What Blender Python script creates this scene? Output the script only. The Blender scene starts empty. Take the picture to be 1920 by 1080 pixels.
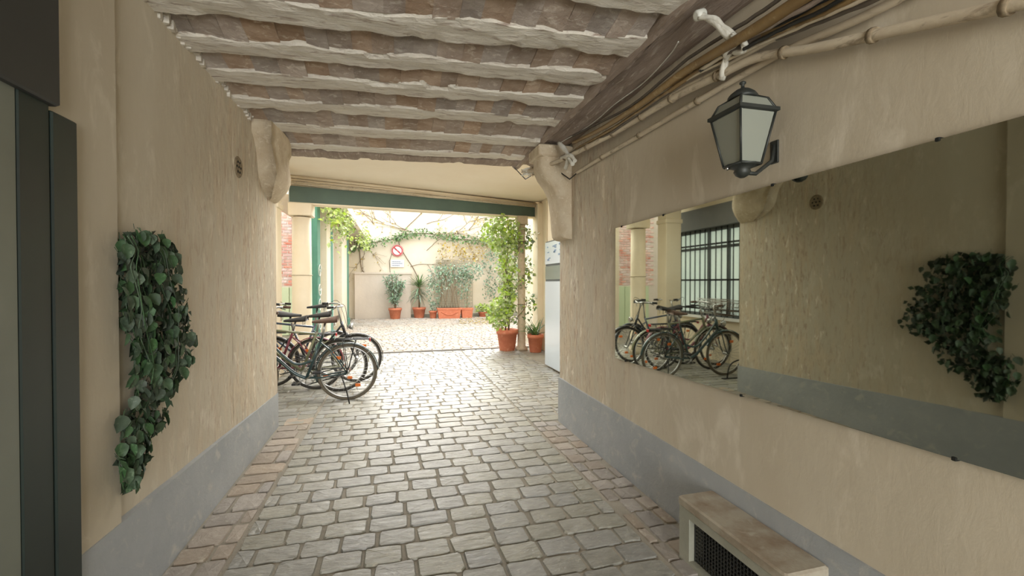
import bpy, math, random
from mathutils import Vector, Matrix, noise, Euler
R = math.radians
rng = random.Random(7)
U = rng.uniform
scene = bpy.context.scene
col = scene.collection

# ------------------------------------------------------------------ camera
F = 820.0
cam_d = bpy.data.cameras.new('camera')
cam_d.sensor_width = 36; cam_d.lens = F / 1920 * 36; cam_d.clip_start = .02
cam = bpy.data.objects.new('camera', cam_d); col.objects.link(cam)
cam.location = (0, 0, 1.4); cam.rotation_euler = Euler((R(89.3), 0, R(-15)))
scene.camera = cam
CM = cam.rotation_euler.to_matrix()

def at(px, py, X=None, Y=None, Z=None):
    """point of the place seen at a pixel of the photograph, on the wall plane X, the depth Y or the height Z"""
    d = CM @ Vector(((px - 960) / F, (540 - py) / F, -1))
    if X is not None: t = X / d.x
    elif Y is not None: t = Y / d.y
    else: t = (Z - 1.4) / d.z
    return Vector((0, 0, 1.4)) + d * t

# ------------------------------------------------------------------ light
w = bpy.data.worlds.new('World'); scene.world = w; w.use_nodes = True
bg = w.node_tree.nodes['Background']
bg.inputs[0].default_value = (.96, .98, 1, 1); bg.inputs[1].default_value = 1.75

def area(name, loc, rot, sx, sy, power, c=(1, 1, 1)):
    l = bpy.data.lights.new(name, 'AREA'); l.shape = 'RECTANGLE'; l.size = sx; l.size_y = sy
    l.energy = power; l.color = c
    o = bpy.data.objects.new(name, l); col.objects.link(o); o.location = loc; o.rotation_euler = rot
    return o
# daylight coming in through the street door behind the photographer
area('street_daylight', (.25, -4.6, 1.4), (R(90), 0, R(0)), 2.6, 2.6, 140, (.97, .985, .95))
# fill light added to brighten the bicycle bay, just beyond the joists
area('bay_fill', (.2, 5.45, 3.08), (0, 0, 0), 3.6, .9, 55, (1, .98, .94))
# soft bright part of the overcast sky, beyond the courtyard
sl = bpy.data.lights.new('soft_sun', 'SUN'); sl.energy = 4.6; sl.angle = R(50); sl.color = (1, .97, .91)
so = bpy.data.objects.new('soft_sun', sl); col.objects.link(so); so.rotation_euler = Euler((R(-58), 0, R(-10)))
vs = scene.view_settings
vs.view_transform = 'Standard'; vs.look = 'None'; vs.gamma = 1; vs.use_curve_mapping = False
vs.exposure = 0.98

# ------------------------------------------------------------------ materials
def lin(c):
    return tuple(((x / 255) / 12.92 if x / 255 <= .04045 else ((x / 255 + .055) / 1.055) ** 2.4) for x in c)
MATS = {}
def mat(name, c1, c2=None, c3=None, rough=.6, metal=0, scale=4, st=(1, 1, 1), bump=0, bs=30, bst=(1, 1, 1), rnd=0, spec=.5,
        emit=0, trans=0, alpha=1, lo=.35, hi=.65, coat=0, detail=6, rvar=0, worn=None):
    m = bpy.data.materials.new(name); m.use_nodes = True; nt = m.node_tree; N = nt.nodes; L = nt.links
    b = N['Principled BSDF']
    b.inputs['Roughness'].default_value = rough; b.inputs['Metallic'].default_value = metal
    b.inputs['Specular IOR Level'].default_value = spec
    b.inputs['Coat Weight'].default_value = coat
    b.inputs['Transmission Weight'].default_value = trans
    c1 = lin(c1); b.inputs['Base Color'].default_value = (*c1, 1)
    geo = N.new('ShaderNodeNewGeometry')
    def noi(sc, s, det=detail, dist=0):
        mp = N.new('ShaderNodeMapping'); mp.inputs['Scale'].default_value = s
        L.new(geo.outputs['Position'], mp.inputs[0])
        n = N.new('ShaderNodeTexNoise'); n.inputs['Scale'].default_value = sc; n.inputs['Detail'].default_value = det
        n.inputs['Roughness'].default_value = .62; n.inputs['Distortion'].default_value = dist
        L.new(mp.outputs[0], n.inputs['Vector']); return n.outputs['Fac']
    def mr(sock, a, z, o0=0, o1=1):
        r = N.new('ShaderNodeMapRange'); L.new(sock, r.inputs[0])
        for i, v in enumerate((a, z, o0, o1)): r.inputs[i + 1].default_value = v
        return r.outputs[0]
    def mix(f, A, B, t='MIX'):
        x = N.new('ShaderNodeMix'); x.data_type = 'RGBA'; x.blend_type = t
        for s, v in ((x.inputs[0], f), (x.inputs[6], A), (x.inputs[7], B)):
            if hasattr(v, 'node'): L.new(v, s)
            elif isinstance(v, (int, float)): s.default_value = v
            else: s.default_value = (*v, 1)
        return x.outputs[2]
    cur = None
    if c2: cur = mix(mr(noi(scale, st), lo, hi), c1, lin(c2))
    if c3: cur = mix(mr(noi(scale * 2.7, st, dist=.6), .56, .68), cur, lin(c3))
    mask = None
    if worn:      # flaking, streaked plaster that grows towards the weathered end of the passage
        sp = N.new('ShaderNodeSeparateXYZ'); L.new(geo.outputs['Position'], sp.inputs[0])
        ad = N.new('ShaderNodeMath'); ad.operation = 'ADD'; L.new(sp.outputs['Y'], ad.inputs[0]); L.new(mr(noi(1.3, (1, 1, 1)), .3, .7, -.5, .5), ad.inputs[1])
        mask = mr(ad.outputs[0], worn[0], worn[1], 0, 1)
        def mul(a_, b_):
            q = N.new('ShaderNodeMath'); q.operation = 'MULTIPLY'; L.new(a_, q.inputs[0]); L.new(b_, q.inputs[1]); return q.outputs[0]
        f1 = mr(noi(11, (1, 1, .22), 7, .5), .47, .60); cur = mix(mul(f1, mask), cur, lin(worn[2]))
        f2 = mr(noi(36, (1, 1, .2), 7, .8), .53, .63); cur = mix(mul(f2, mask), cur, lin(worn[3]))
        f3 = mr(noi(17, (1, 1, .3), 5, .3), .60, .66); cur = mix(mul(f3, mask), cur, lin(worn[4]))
    if rnd:
        oi = N.new('ShaderNodeObjectInfo')
        ad = N.new('ShaderNodeMath'); ad.operation = 'ADD'; L.new(oi.outputs['Random'], ad.inputs[0]); L.new(geo.outputs['Random Per Island'], ad.inputs[1])
        fr = N.new('ShaderNodeMath'); fr.operation = 'FRACT'; L.new(ad.outputs[0], fr.inputs[0])
        h = N.new('ShaderNodeHueSaturation'); h.inputs['Saturation'].default_value = 1
        if cur: L.new(cur, h.inputs['Color'])
        else: h.inputs['Color'].default_value = (*c1, 1)
        L.new(mr(fr.outputs[0], 0, 1, 1 - rnd, 1 + rnd), h.inputs['Value'])
        f2 = N.new('ShaderNodeMath'); f2.operation = 'MULTIPLY'; L.new(fr.outputs[0], f2.inputs[0]); f2.inputs[1].default_value = 7.3
        f3 = N.new('ShaderNodeMath'); f3.operation = 'FRACT'; L.new(f2.outputs[0], f3.inputs[0])
        L.new(mr(f3.outputs[0], 0, 1, .55, 1.35), h.inputs['Saturation'])
        cur = h.outputs[0]
    if cur: L.new(cur, b.inputs['Base Color'])
    if rvar: L.new(mr(noi(9, (1, 1, 1)), .3, .7, rough - rvar, rough + rvar), b.inputs['Roughness'])
    if bump:
        bp = N.new('ShaderNodeBump'); bp.inputs['Strength'].default_value = 1; bp.inputs['Distance'].default_value = bump
        if mask is not None: L.new(mr(mask, 0, 1, .18, 1), bp.inputs['Strength'])
        L.new(noi(bs, bst, 8, .4), bp.inputs['Height']); L.new(bp.outputs[0], b.inputs['Normal'])
    if emit:
        b.inputs['Emission Strength'].default_value = emit
        if cur: L.new(cur, b.inputs['Emission Color'])
        else: b.inputs['Emission Color'].default_value = (*c1, 1)
    MATS[name] = m
    return m

M = {}
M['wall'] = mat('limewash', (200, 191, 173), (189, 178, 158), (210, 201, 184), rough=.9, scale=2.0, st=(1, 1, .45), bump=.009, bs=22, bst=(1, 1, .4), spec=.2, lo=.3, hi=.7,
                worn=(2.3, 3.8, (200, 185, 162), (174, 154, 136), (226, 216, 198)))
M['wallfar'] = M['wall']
M['dado'] = mat('grey_dado_paint', (168, 171, 173), (156, 160, 163), (180, 180, 176), rough=.75, scale=3, bump=.004, bs=18)
M['cream'] = mat('cream_paint', (240, 227, 202), (234, 219, 192), rough=.7, scale=2, bump=.003, bs=12)
M['bayceiling'] = mat('bay_ceiling_paint', (246, 234, 214), (242, 228, 206), rough=.8, scale=1.2, bump=.002, bs=8)
M['creamwall'] = mat('courtyard_render', (228, 218, 200), (221, 210, 189), (231, 223, 208), rough=.9, scale=.9, bump=.004, bs=10)
M['pinkwall'] = mat('low_wall_render', (226, 214, 200), (212, 201, 188), rough=.9, scale=1.6, st=(1, 1, .4), bump=.004, bs=10)
M['joist'] = mat('old_limewashed_joist', (226, 220, 208), (210, 202, 190), (170, 154, 142), rough=.95, scale=7, st=(.35, 1.6, 1.6), bump=.024, bs=20, bst=(.6, 1.4, 1.4), spec=.1)
M['cbrick'] = mat('ceiling_brick', (180, 164, 150), (154, 136, 122), (200, 188, 175), rough=.95, scale=10, st=(.6, 1, 1), bump=.012, bs=26, rnd=.14, spec=.1)
M['cmortar'] = mat('ceiling_mortar', (130, 114, 102), (150, 134, 120), rough=1, scale=9, bump=.02, bs=20, spec=.1)
M['plate'] = mat('old_oak', (164, 149, 137), (142, 127, 116), (190, 178, 164), rough=.95, scale=9, st=(1.4, .25, 1.4), bump=.015, bs=18, bst=(1.5, .3, 1.5), spec=.1)
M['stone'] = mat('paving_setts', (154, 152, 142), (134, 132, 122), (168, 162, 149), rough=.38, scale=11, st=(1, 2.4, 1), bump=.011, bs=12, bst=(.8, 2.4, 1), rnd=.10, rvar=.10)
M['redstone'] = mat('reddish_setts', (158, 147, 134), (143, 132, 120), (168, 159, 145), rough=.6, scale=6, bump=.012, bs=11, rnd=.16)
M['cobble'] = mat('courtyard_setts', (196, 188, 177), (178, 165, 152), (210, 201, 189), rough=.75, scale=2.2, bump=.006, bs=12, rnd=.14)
M['mortar'] = mat('paving_joint', (132, 126, 114), (160, 153, 139), rough=.95, scale=1.2, bump=.006, bs=60)
M['green'] = mat('green_beam_paint', (86, 106, 94), (80, 98, 88), rough=.6, scale=3)
M['teal'] = mat('teal_paint', (84, 142, 124), (76, 130, 114), rough=.6, scale=3)
M['darkframe'] = mat('dark_green_frame', (30, 42, 38), (26, 34, 33), rough=.45, scale=2)
M['lintel'] = mat('charcoal_lintel', (58, 58, 55), (52, 52, 50), rough=.6, scale=2)
M['leafdoor'] = mat('grey_door_leaf', (118, 122, 112), (108, 112, 103), rough=.4, scale=2)
M['mirror'] = mat('aged_mirror', (168, 171, 158), rough=.02, metal=1)
M['black'] = mat('black_metal', (34, 35, 35), (42, 42, 40), rough=.45, metal=.3, scale=20)
M['rubber'] = mat('tyre_rubber', (52, 50, 46), (66, 62, 54), rough=.85, scale=30)
M['tan_rubber'] = mat('dusty_tyre', (112, 104, 90), (92, 86, 74), rough=.85, scale=30)
M['chrome'] = mat('brushed_steel', (190, 190, 188), rough=.28, metal=1)
M['bluegreen'] = mat('petrol_bike_paint', (40, 66, 68), rough=.3, coat=.5)
M['olive'] = mat('olive_bike_paint', (116, 118, 90), rough=.35, coat=.5)
M['blackpaint'] = mat('black_bike_paint', (30, 32, 34), rough=.3, coat=.5)
M['crimson'] = mat('crimson_bike_paint', (118, 46, 60), rough=.35, coat=.5)
M['navy'] = mat('grey_blue_bike_paint', (56, 68, 86), rough=.35, coat=.5)
M['brown'] = mat('brown_leather', (98, 74, 60), (82, 62, 50), rough=.6, scale=20)
M['blackleather'] = mat('black_vinyl', (44, 42, 40), rough=.55)
M['orange'] = mat('orange_reflector', (232, 120, 40), rough=.3)
M['red'] = mat('red_reflector', (190, 30, 30), rough=.3)
M['white'] = mat('white_plastic', (214, 214, 206), (196, 196, 186), rough=.5, scale=12)
M['wicker'] = mat('wire_basket', (120, 104, 88), rough=.6)
M['terra'] = mat('terracotta', (214, 132, 100), (202, 118, 88), (222, 154, 124), rough=.8, scale=6, bump=.001, bs=30)
M['soil'] = mat('potting_soil', (70, 56, 44), (90, 74, 58), rough=1, scale=40, bump=.01, bs=60)
M['bark'] = mat('vine_bark', (142, 124, 100), (112, 96, 76), rough=.9, scale=30)
M['ivy'] = mat('ivy_leaf', (48, 70, 46), (68, 92, 64), (96, 118, 90), rough=.6, scale=22, rnd=.3)
M['lime'] = mat('lime_leaf', (198, 216, 134), (168, 194, 108), rough=.55, scale=12, rnd=.25)
M['sage'] = mat('grey_green_leaf', (156, 178, 152), (130, 158, 134), rough=.6, scale=12, rnd=.25)
M['mid'] = mat('mid_green_leaf', (130, 158, 108), (108, 138, 90), rough=.5, scale=12, rnd=.25)
M['autumn'] = mat('ochre_leaf', (190, 178, 110), (206, 176, 110), rough=.6, scale=6, rnd=.2)
M['trellis'] = mat('trellis_paint', (184, 176, 154), rough=.7)
M['conduit'] = mat('painted_conduit', (206, 194, 172), (186, 172, 150), (150, 136, 118), rough=.7, scale=12, st=(1, .3, 1), bump=.002, bs=40)
M['brownpipe'] = mat('varnished_pipe', (142, 116, 74), (122, 98, 62), (164, 142, 104), rough=.5, scale=6)
M['cable'] = mat('grey_cable', (104, 94, 82), (86, 78, 70), rough=.7, scale=10)
M['cloth'] = mat('white_cloth_tape', (222, 220, 210), (196, 192, 180), rough=.8, scale=14, bump=.004, bs=40)
M['concrete'] = mat('weathered_concrete', (168, 166, 152), (148, 148, 134), rough=.9, scale=4, bump=.004, bs=26)
M['slabtop'] = mat('stained_slab', (164, 156, 140), (132, 114, 94), (172, 164, 148), rough=.85, scale=3.2, bump=.003, bs=26, lo=.42, hi=.6)
M['grate'] = mat('dark_grate', (58, 58, 54), rough=.7, metal=.3)
M['dark'] = mat('dark_inside', (24, 26, 24), rough=1)
M['lampmetal'] = mat('lantern_metal', (44, 48, 46), (56, 58, 54), rough=.5, metal=.2, scale=14)
M['frost'] = mat('frosted_glass', (158, 162, 150), rough=.5, trans=.3)
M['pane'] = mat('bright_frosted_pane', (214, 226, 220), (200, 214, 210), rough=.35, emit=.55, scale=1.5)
M['frame'] = mat('grey_window_frame', (96, 100, 100), rough=.6)
M['wlintel'] = mat('grey_window_lintel', (112, 112, 110), (104, 106, 106), rough=.8, scale=3)
M['blupanel'] = mat('gloss_white_panel', (206, 216, 224), rough=.18, coat=.4)
M['glass'] = mat('dim_glass', (128, 138, 128), rough=.12)
M['bluewhite'] = mat('pale_blue_glazing', (208, 222, 232), (220, 228, 230), rough=.2, scale=.8)
M['signred'] = mat('sign_red', (196, 44, 56), rough=.4)
M['signwhite'] = mat('sign_white', (232, 232, 228), rough=.4)
M['signblue'] = mat('sign_blue', (70, 92, 140), rough=.4)
M['print'] = mat('faded_print', (128, 150, 178), rough=.6)
M['redbrick'] = mat('painted_brick', (226, 196, 184), (208, 150, 136), (232, 222, 212), rough=.9, scale=3, rnd=.1)
M['vent'] = mat('cast_vent', (150, 134, 108), (112, 98, 78), rough=.8, scale=40)
M['corbel'] = mat('stone_corbel', (204, 190, 166), (188, 170, 144), (214, 202, 180), rough=.9, scale=8, bump=.008, bs=18)
M['drain'] = mat('iron_channel', (120, 116, 110), rough=.7)

# ------------------------------------------------------------------ mesh builder
class MB:
    def __init__(s): s.v = []; s.f = []; s.sm = []
    def add(s, vs, fs, smooth=False):
        o = len(s.v); s.v += [Vector(v) for v in vs]; s.f += [[i + o for i in f] for f in fs]; s.sm += [smooth] * len(fs)
        return s
    def hexa(s, p):     # 8 points: bottom ring 0-3, top ring 4-7
        return s.add(p, [(3, 2, 1, 0), (4, 5, 6, 7), (0, 1, 5, 4), (1, 2, 6, 5), (2, 3, 7, 6), (3, 0, 4, 7)])
    def box(s, x0, x1, y0, y1, z0, z1, M4=None, bev=0):
        x0, x1 = min(x0, x1), max(x0, x1); y0, y1 = min(y0, y1), max(y0, y1); z0, z1 = min(z0, z1), max(z0, z1)
        if bev:
            b = bev; P = []
            for z, e in ((z0, b), (z0 + b, 0), (z1 - b, 0), (z1, b)):
                P += [(x0 + e + b, y0 + e, z), (x1 - e - b, y0 + e, z), (x1 - e, y0 + e + b, z), (x1 - e, y1 - e - b, z),
                      (x1 - e - b, y1 - e, z), (x0 + e + b, y1 - e, z), (x0 + e, y1 - e - b, z), (x0 + e, y0 + e + b, z)]
            fs = [list(range(7, -1, -1)), list(range(24, 32))]
            for k in range(3):
                for i in range(8): j = (i + 1) % 8; fs.append((k * 8 + i, k * 8 + j, k * 8 + 8 + j, k * 8 + 8 + i))
        else:
            P = [(x0, y0, z0), (x1, y0, z0), (x1, y1, z0), (x0, y1, z0), (x0, y0, z1), (x1, y0, z1), (x1, y1, z1), (x0, y1, z1)]
            fs = [(3, 2, 1, 0), (4, 5, 6, 7), (0, 1, 5, 4), (1, 2, 6, 5), (2, 3, 7, 6), (3, 0, 4, 7)]
        if M4 is not None: P = [M4 @ Vector(p) for p in P]
        return s.add(P, fs)
    def tube(s, pts, r, n=8, cap=True, closed=False, smooth=True):
        pts = [Vector(p) for p in pts]; m = len(pts)
        rs = r if isinstance(r, (list, tuple)) else [r] * m
        t = []
        for i in range(m):
            if closed: d = pts[(i + 1) % m] - pts[i - 1]
            else: d = pts[min(i + 1, m - 1)] - pts[max(i - 1, 0)]
            t.append(d.normalized() if d.length > 1e-9 else Vector((0, 0, 1)))
        a = Vector((0, 0, 1)) if abs(t[0].z) < .9 else Vector((1, 0, 0))
        u = t[0].cross(a).normalized(); V = []
        for i in range(m):
            u = (u - t[i] * u.dot(t[i])).normalized(); v = t[i].cross(u)
            for k in range(n):
                q = 2 * math.pi * k / n; V.append(pts[i] + (u * math.cos(q) + v * math.sin(q)) * rs[i])
        fs = []
        for i in range(m if closed else m - 1):
            j = (i + 1) % m
            for k in range(n): l = (k + 1) % n; fs.append((i * n + k, i * n + l, j * n + l, j * n + k))
        s.add(V, fs, smooth)
        if cap and not closed:
            o = len(s.v) - m * n
            s.f.append([o + k for k in range(n - 1, -1, -1)]); s.f.append([o + (m - 1) * n + k for k in range(n)]); s.sm += [False, False]
        return s
    def ring(s, c, R_, r, axis='y', n=36, k=8, a0=0, a1=360):
        P = []; full = a1 - a0 >= 360
        for i in range(n if full else n + 1):
            q = R(a0 + (a1 - a0) * i / n); x, z = R_ * math.cos(q), R_ * math.sin(q)
            P.append(Vector(c) + Vector({'y': (x, 0, z), 'x': (0, x, z), 'z': (x, z, 0)}[axis]))
        return s.tube(P, r, k, closed=full)
    def lathe(s, c, prof, n=24, M4=None, smooth=True):
        c = Vector(c); V = []
        for r, z in prof:
            for k in range(n):
                q = 2 * math.pi * k / n; V.append(Vector((r * math.cos(q), r * math.sin(q), z)))
        if M4 is not None: V = [M4 @ v for v in V]
        V = [c + v for v in V]; fs = []
        for i in range(len(prof) - 1):
            for k in range(n): l = (k + 1) % n; fs.append((i * n + k, i * n + l, i * n + n + l, i * n + n + k))
        m = len(prof); fs2 = [list(range(n - 1, -1, -1)), [(m - 1) * n + k for k in range(n)]]
        o = len(s.v); s.add(V, fs, smooth); s.f += [[o + i for i in f] for f in fs2]; s.sm += [False, False]
        return s
    def prism(s, poly, ext, smooth=False):   # poly = list of 3D points, ext = vector
        n = len(poly); P = [Vector(p) for p in poly] + [Vector(p) + Vector(ext) for p in poly]
        return s.add(P, [list(range(n - 1, -1, -1)), list(range(n, 2 * n))] + [(i, (i + 1) % n, n + (i + 1) % n, n + i) for i in range(n)], smooth)
    def leaf(s, p, d, nrm, L, W):
        d = Vector(d).normalized(); sd = d.cross(Vector(nrm)); sd = sd.normalized() if sd.length > 1e-6 else Vector((1, 0, 0))
        up = sd.cross(d)
        p = Vector(p)
        V = [p, p + d * L * .45 + sd * W / 2 + up * W * .18, p + d * L * .5, p + d * L * .45 - sd * W / 2 + up * W * .18, p + d * L - up * L * .12]
        return s.add(V, [(0, 1, 2), (0, 2, 3), (1, 4, 2), (2, 4, 3)], False)
    def mesh(s, name, m, off=Vector((0, 0, 0))):
        me = bpy.data.meshes.new(name); me.from_pydata([tuple(v - off) for v in s.v], [], s.f)
        me.materials.append(m)
        me.polygons.foreach_set('use_smooth', s.sm); me.update()
        return me
    def build(s, name, m, parent=None, local=False, kind=None):
        off = Vector((0, 0, 0))
        if parent is not None and not local:
            q = parent
            while q: off += q.location; q = q.parent
        o = bpy.data.objects.new(name, s.mesh(name, m, off)); col.objects.link(o); o.parent = parent
        if kind: o['kind'] = kind
        return o

def thing(name, label, cat, loc=(0, 0, 0), rot=(0, 0, 0), group=None):
    o = bpy.data.objects.new(name, None); o.empty_display_size = .1; col.objects.link(o)
    o.location = loc; o.rotation_euler = rot; o['label'] = label; o['category'] = cat
    if group: o['group'] = group
    return o
def tag(o, label, cat, group=None):
    o['label'] = label; o['category'] = cat
    if group: o['group'] = group
    return o
def struct(name, mb, m, parent=None): return mb.build(name, m, parent, kind=None if parent else 'structure')
def inst(me, name, parent, loc, rot=(0, 0, 0), sc=(1, 1, 1)):
    o = bpy.data.objects.new(name, me); col.objects.link(o); o.parent = parent
    o.location = loc; o.rotation_euler = rot; o.scale = sc
    return o

XL, XR = -1.11, 1.61           # passage walls
YL, YR = 4.68, 4.14            # where they end
ZC = 2.70                      # underside of the joists
SK = -.085                     # joists run slightly askew
XW = -2.4                      # window wall of the bicycle bay

# ------------------------------------------------------------------ walls
def grid_wall(mb, X, y0, y1, z0, z1, s, amp=.006, ny=60, nz=36, seed=0):
    """plaster face in the plane X looking along s, gently uneven"""
    V = []; fs = []
    for i in range(ny + 1):
        for j in range(nz + 1):
            y = y0 + (y1 - y0) * i / ny; z = z0 + (z1 - z0) * j / nz
            n = noise.noise(Vector((y * 1.3 + seed, z * 1.3, 0))) * amp + noise.noise(Vector((y * 5 + seed, z * 4, 3))) * amp * .5
            if i in (0, ny) or j in (0, nz): n = 0
            V.append((X + s * n, y, z))
    for i in range(ny):
        for j in range(nz):
            a = i * (nz + 1) + j; q = (a, a + nz + 1, a + nz + 2, a + 1)
            fs.append(q if s > 0 else q[::-1])
    mb.add(V, fs, True)

b = MB()
b.box(-2.6, XL - .012, 1.735, YL, -.1, 3.1); b.box(-2.6, XL - .012, -4.7, .85, -.1, 3.1)
b.box(-2.6, XL - .012, .85, 1.735, 2.05, 3.1); b.box(-2.6, XL - .16, .85, 1.735, -.1, 2.05)
grid_wall(b, XL, 1.75, 3.55, -.05, 2.9, 1)
b.box(XL - .02, XL, 1.735, 1.76, 0, 2.9)
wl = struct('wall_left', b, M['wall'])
b = MB(); grid_wall(b, XL, 3.5, YL, -.05, 2.9, 1, .012); b.box(XL - .03, XL - .008, 3.52, YL + .004, -.05, 2.9)
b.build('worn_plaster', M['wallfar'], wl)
b = MB(); b.hexa([(XL - .01, 1.74, -.05), (XL + .028, 1.74, -.05), (XL + .028, 2.13, -.05), (XL - .01, 2.15, -.05),
                  (XL - .01, 1.74, 2.75), (XL + .028, 1.74, 2.75), (XL + .022, 2.13, 2.75), (XL - .01, 2.15, 2.75)])
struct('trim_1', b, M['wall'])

b = MB(); b.box(XR + .012, 3.3, -4.7, YR, -.1, 3.1); grid_wall(b, XR, -1.5, 3.0, -.05, 2.9, -1, seed=9)
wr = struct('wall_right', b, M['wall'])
b = MB(); grid_wall(b, XR, 2.95, YR, -.05, 2.9, -1, .012, seed=4); b.box(XR + .008, XR + .03, 2.98, YR + .004, -.05, 2.9)
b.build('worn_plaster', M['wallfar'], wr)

# grey painted dados
b = MB(); b.hexa([(XL - .004, 1.85, -.04), (XL + .034, 1.85, -.04), (XL + .012, YL + .012, -.04), (XL - .004, YL + .012, -.04),
                  (XL - .004, 1.85, .43), (XL + .034, 1.85, .43), (XL + .010, YL + .012, .33), (XL - .004, YL + .012, .33)])
b.box(-2.4, XL, YL, YL + .012, -.04, .33)
struct('baseboard_left', b, M['dado'])
b = MB(); b.hexa([(XR - .014, -1.5, -.04), (XR + .01, -1.5, -.04), (XR + .01, YR + .012, -.04), (XR - .014, YR + .012, -.04),
                  (XR - .010, -1.5, .37), (XR + .01, -1.5, .37), (XR + .01, YR + .012, .44), (XR - .012, YR + .012, .44)])
b.box(XR, 2.48, YR, YR + .012, -.04, .44)
struct('baseboard_right', b, M['dado'])

# ------------------------------------------------------------------ bay behind the passage
b = MB()
b.box(XW - .2, XW, YL, 4.85, -.1, 3.1); b.box(XW - .2, XW, 7.95, 8.05, -.1, 3.1)
b.box(XW - .2, XW, 4.85, 7.95, -.1, .78); b.box(XW - .2, XW, 4.85, 7.95, 2.75, 3.1)
struct('wall_window', b, M['cream'])
b = MB(); b.box(XW - .05, XW + .10, 4.80, 7.98, 2.40, 2.78); struct('trim_2', b, M['wlintel'])
b = MB(); b.box(XW - .05, XW + .06, 4.84, 7.96, .74, .785); struct('trim_3', b, M['signwhite'])

wn = MB()
for y0, y1 in ((4.85, 4.93), (7.87, 7.95)): wn.box(XW - .12, XW - .02, y0, y1, .78, 2.4)
wn.box(XW - .12, XW - .02, 4.85, 7.95, .78, .84); wn.box(XW - .12, XW - .02, 4.85, 7.95, 2.34, 2.4)
wn = wn.build('window_1', M['frame'], kind='structure')
for k, y in enumerate((5.85, 6.4, 6.9)):
    b = MB(); b.box(XW - .11, XW - .04, y - .025, y + .025, .84, 2.34); b.build('mullion', M['frame'], wn)
b = MB(); b.box(XW - .11, XW - .05, 4.93, 7.87, 2.02, 2.07); b.build('transom', M['frame'], wn)
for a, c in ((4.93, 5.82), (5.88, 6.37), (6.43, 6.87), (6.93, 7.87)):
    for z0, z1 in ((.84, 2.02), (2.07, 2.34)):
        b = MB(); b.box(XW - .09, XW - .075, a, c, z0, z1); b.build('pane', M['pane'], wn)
gr = thing('window_grille', 'black iron bar grille in front of the window behind the bicycles', 'grille', (XW + .02, 6.4, .8))
for k in range(22):
    y = 4.93 + k * .14; b = MB(); b.tube([(XW + .035, y, .80), (XW + .035, y, 2.39)], .011, 6); b.build('bar', M['black'], gr)
for z in (.92, 1.45, 2.1):
    b = MB(); b.box(XW + .022, XW + .030, 4.88, 7.92, z - .016, z + .016); b.build('rail', M['black'], gr)

# right side of the bay: side wall, jog, cream pier
b = MB(); b.box(2.48, 3.3, YR, 6.94, -.1, 3.1); b.box(2.97, 3.3, 6.94, 8.95, -.1, 3.1)
struct('wall_bay_right', b, M['cream'])
b = MB(); b.box(2.86, 2.98, 8.62, 8.95, 0, 3.05, bev=.012); b.box(2.94, 2.99, 8.3, 8.36, 0, 3.05, bev=.01); struct('pillar_right', b, M['cream'])
# ceiling of the bay and building above it
b = MB(); b.box(-2.6, 3.3, 4.6, 7.7, 3.1, 3.3); b.hexa([(-2.6, 7.7, 3.1), (3.3, 7.7, 3.1), (3.3, 9.0, 3.1), (-2.6, 7.8, 3.1), (-2.6, 7.7, 3.3), (3.3, 7.7, 3.3), (3.3, 9.0, 3.3), (-2.6, 7.8, 3.3)])
struct('ceiling_bay', b, M['bayceiling'])
b = MB(); b.hexa([(-2.6, -4.7, 3.3), (3.3, -4.7, 3.3), (3.3, 9.0, 3.3), (-2.6, 7.8, 3.3), (-2.6, -4.7, 4.7), (3.3, -4.7, 4.7), (3.3, 9.0, 4.7), (-2.6, 7.8, 4.7)])
struct('wall_upper', b, M['creamwall'])

# green beam on two posts
bl, br = Vector((-1.60, 7.58, 0)), Vector((2.93, 8.83, 0)); bd = (br - bl).normalized(); bn = Vector((-bd.y, bd.x, 0)) * .16
def beam(z0l, z1l, z0r, z1r, a=bl, c=br, nn=bn):
    m = MB(); P = []
    for zl, zr in ((z0l, z0r), (z1l, z1r)):
        P += [a + Vector((0, 0, zl)), c + Vector((0, 0, zr)), c + nn + Vector((0, 0, zr)), a + nn + Vector((0, 0, zl))]
    return m.hexa(P)
ob = struct('beam_green', beam(2.67, 2.93, 2.79, 3.0), M['green'])
e = bn.normalized() * .02
struct('trim_4', beam(2.648, 2.672, 2.768, 2.792, bl - e, br - e, bn + e * 2), M['cream'])
struct('lintel_opening', beam(2.93, 3.12, 3.0, 3.12, bl + e * 3, br + e * 3, bn), M['cream'])
# carved moulding over the beam
m = MB()
for k, (z, r) in enumerate(((2.975, .022), (3.03, .016), (3.08, .026))):
    m.tube([bl - e * 1.2 + Vector((-.1, 0, z)), br - e * 1.2 + Vector((0, 0, 3.03 + (z - 3.03) * .45))], r, 8)
struct('molding_opening', m, M['cream'])
cb = thing('cable_run', 'thin beige cables clipped along the top of the green beam', 'cable', (bl.x, bl.y, 2.9))
for k in range(3):
    pts = []
    for i in range(30):
        f = i / 29; p = bl.lerp(br, f) - e * (2.4 + .7 * k); zt = 2.955 + f * .05
        pts.append(p + Vector((0, 0, zt + .018 * k - .02 * math.sin(f * math.pi * 3 + k) ** 2)))
    pts.insert(0, pts[0] + Vector((-.06, 0, -.12 + .03 * k)))
    MB().tube(pts, .007, 6).build('cable', M['conduit'], cb)

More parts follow.
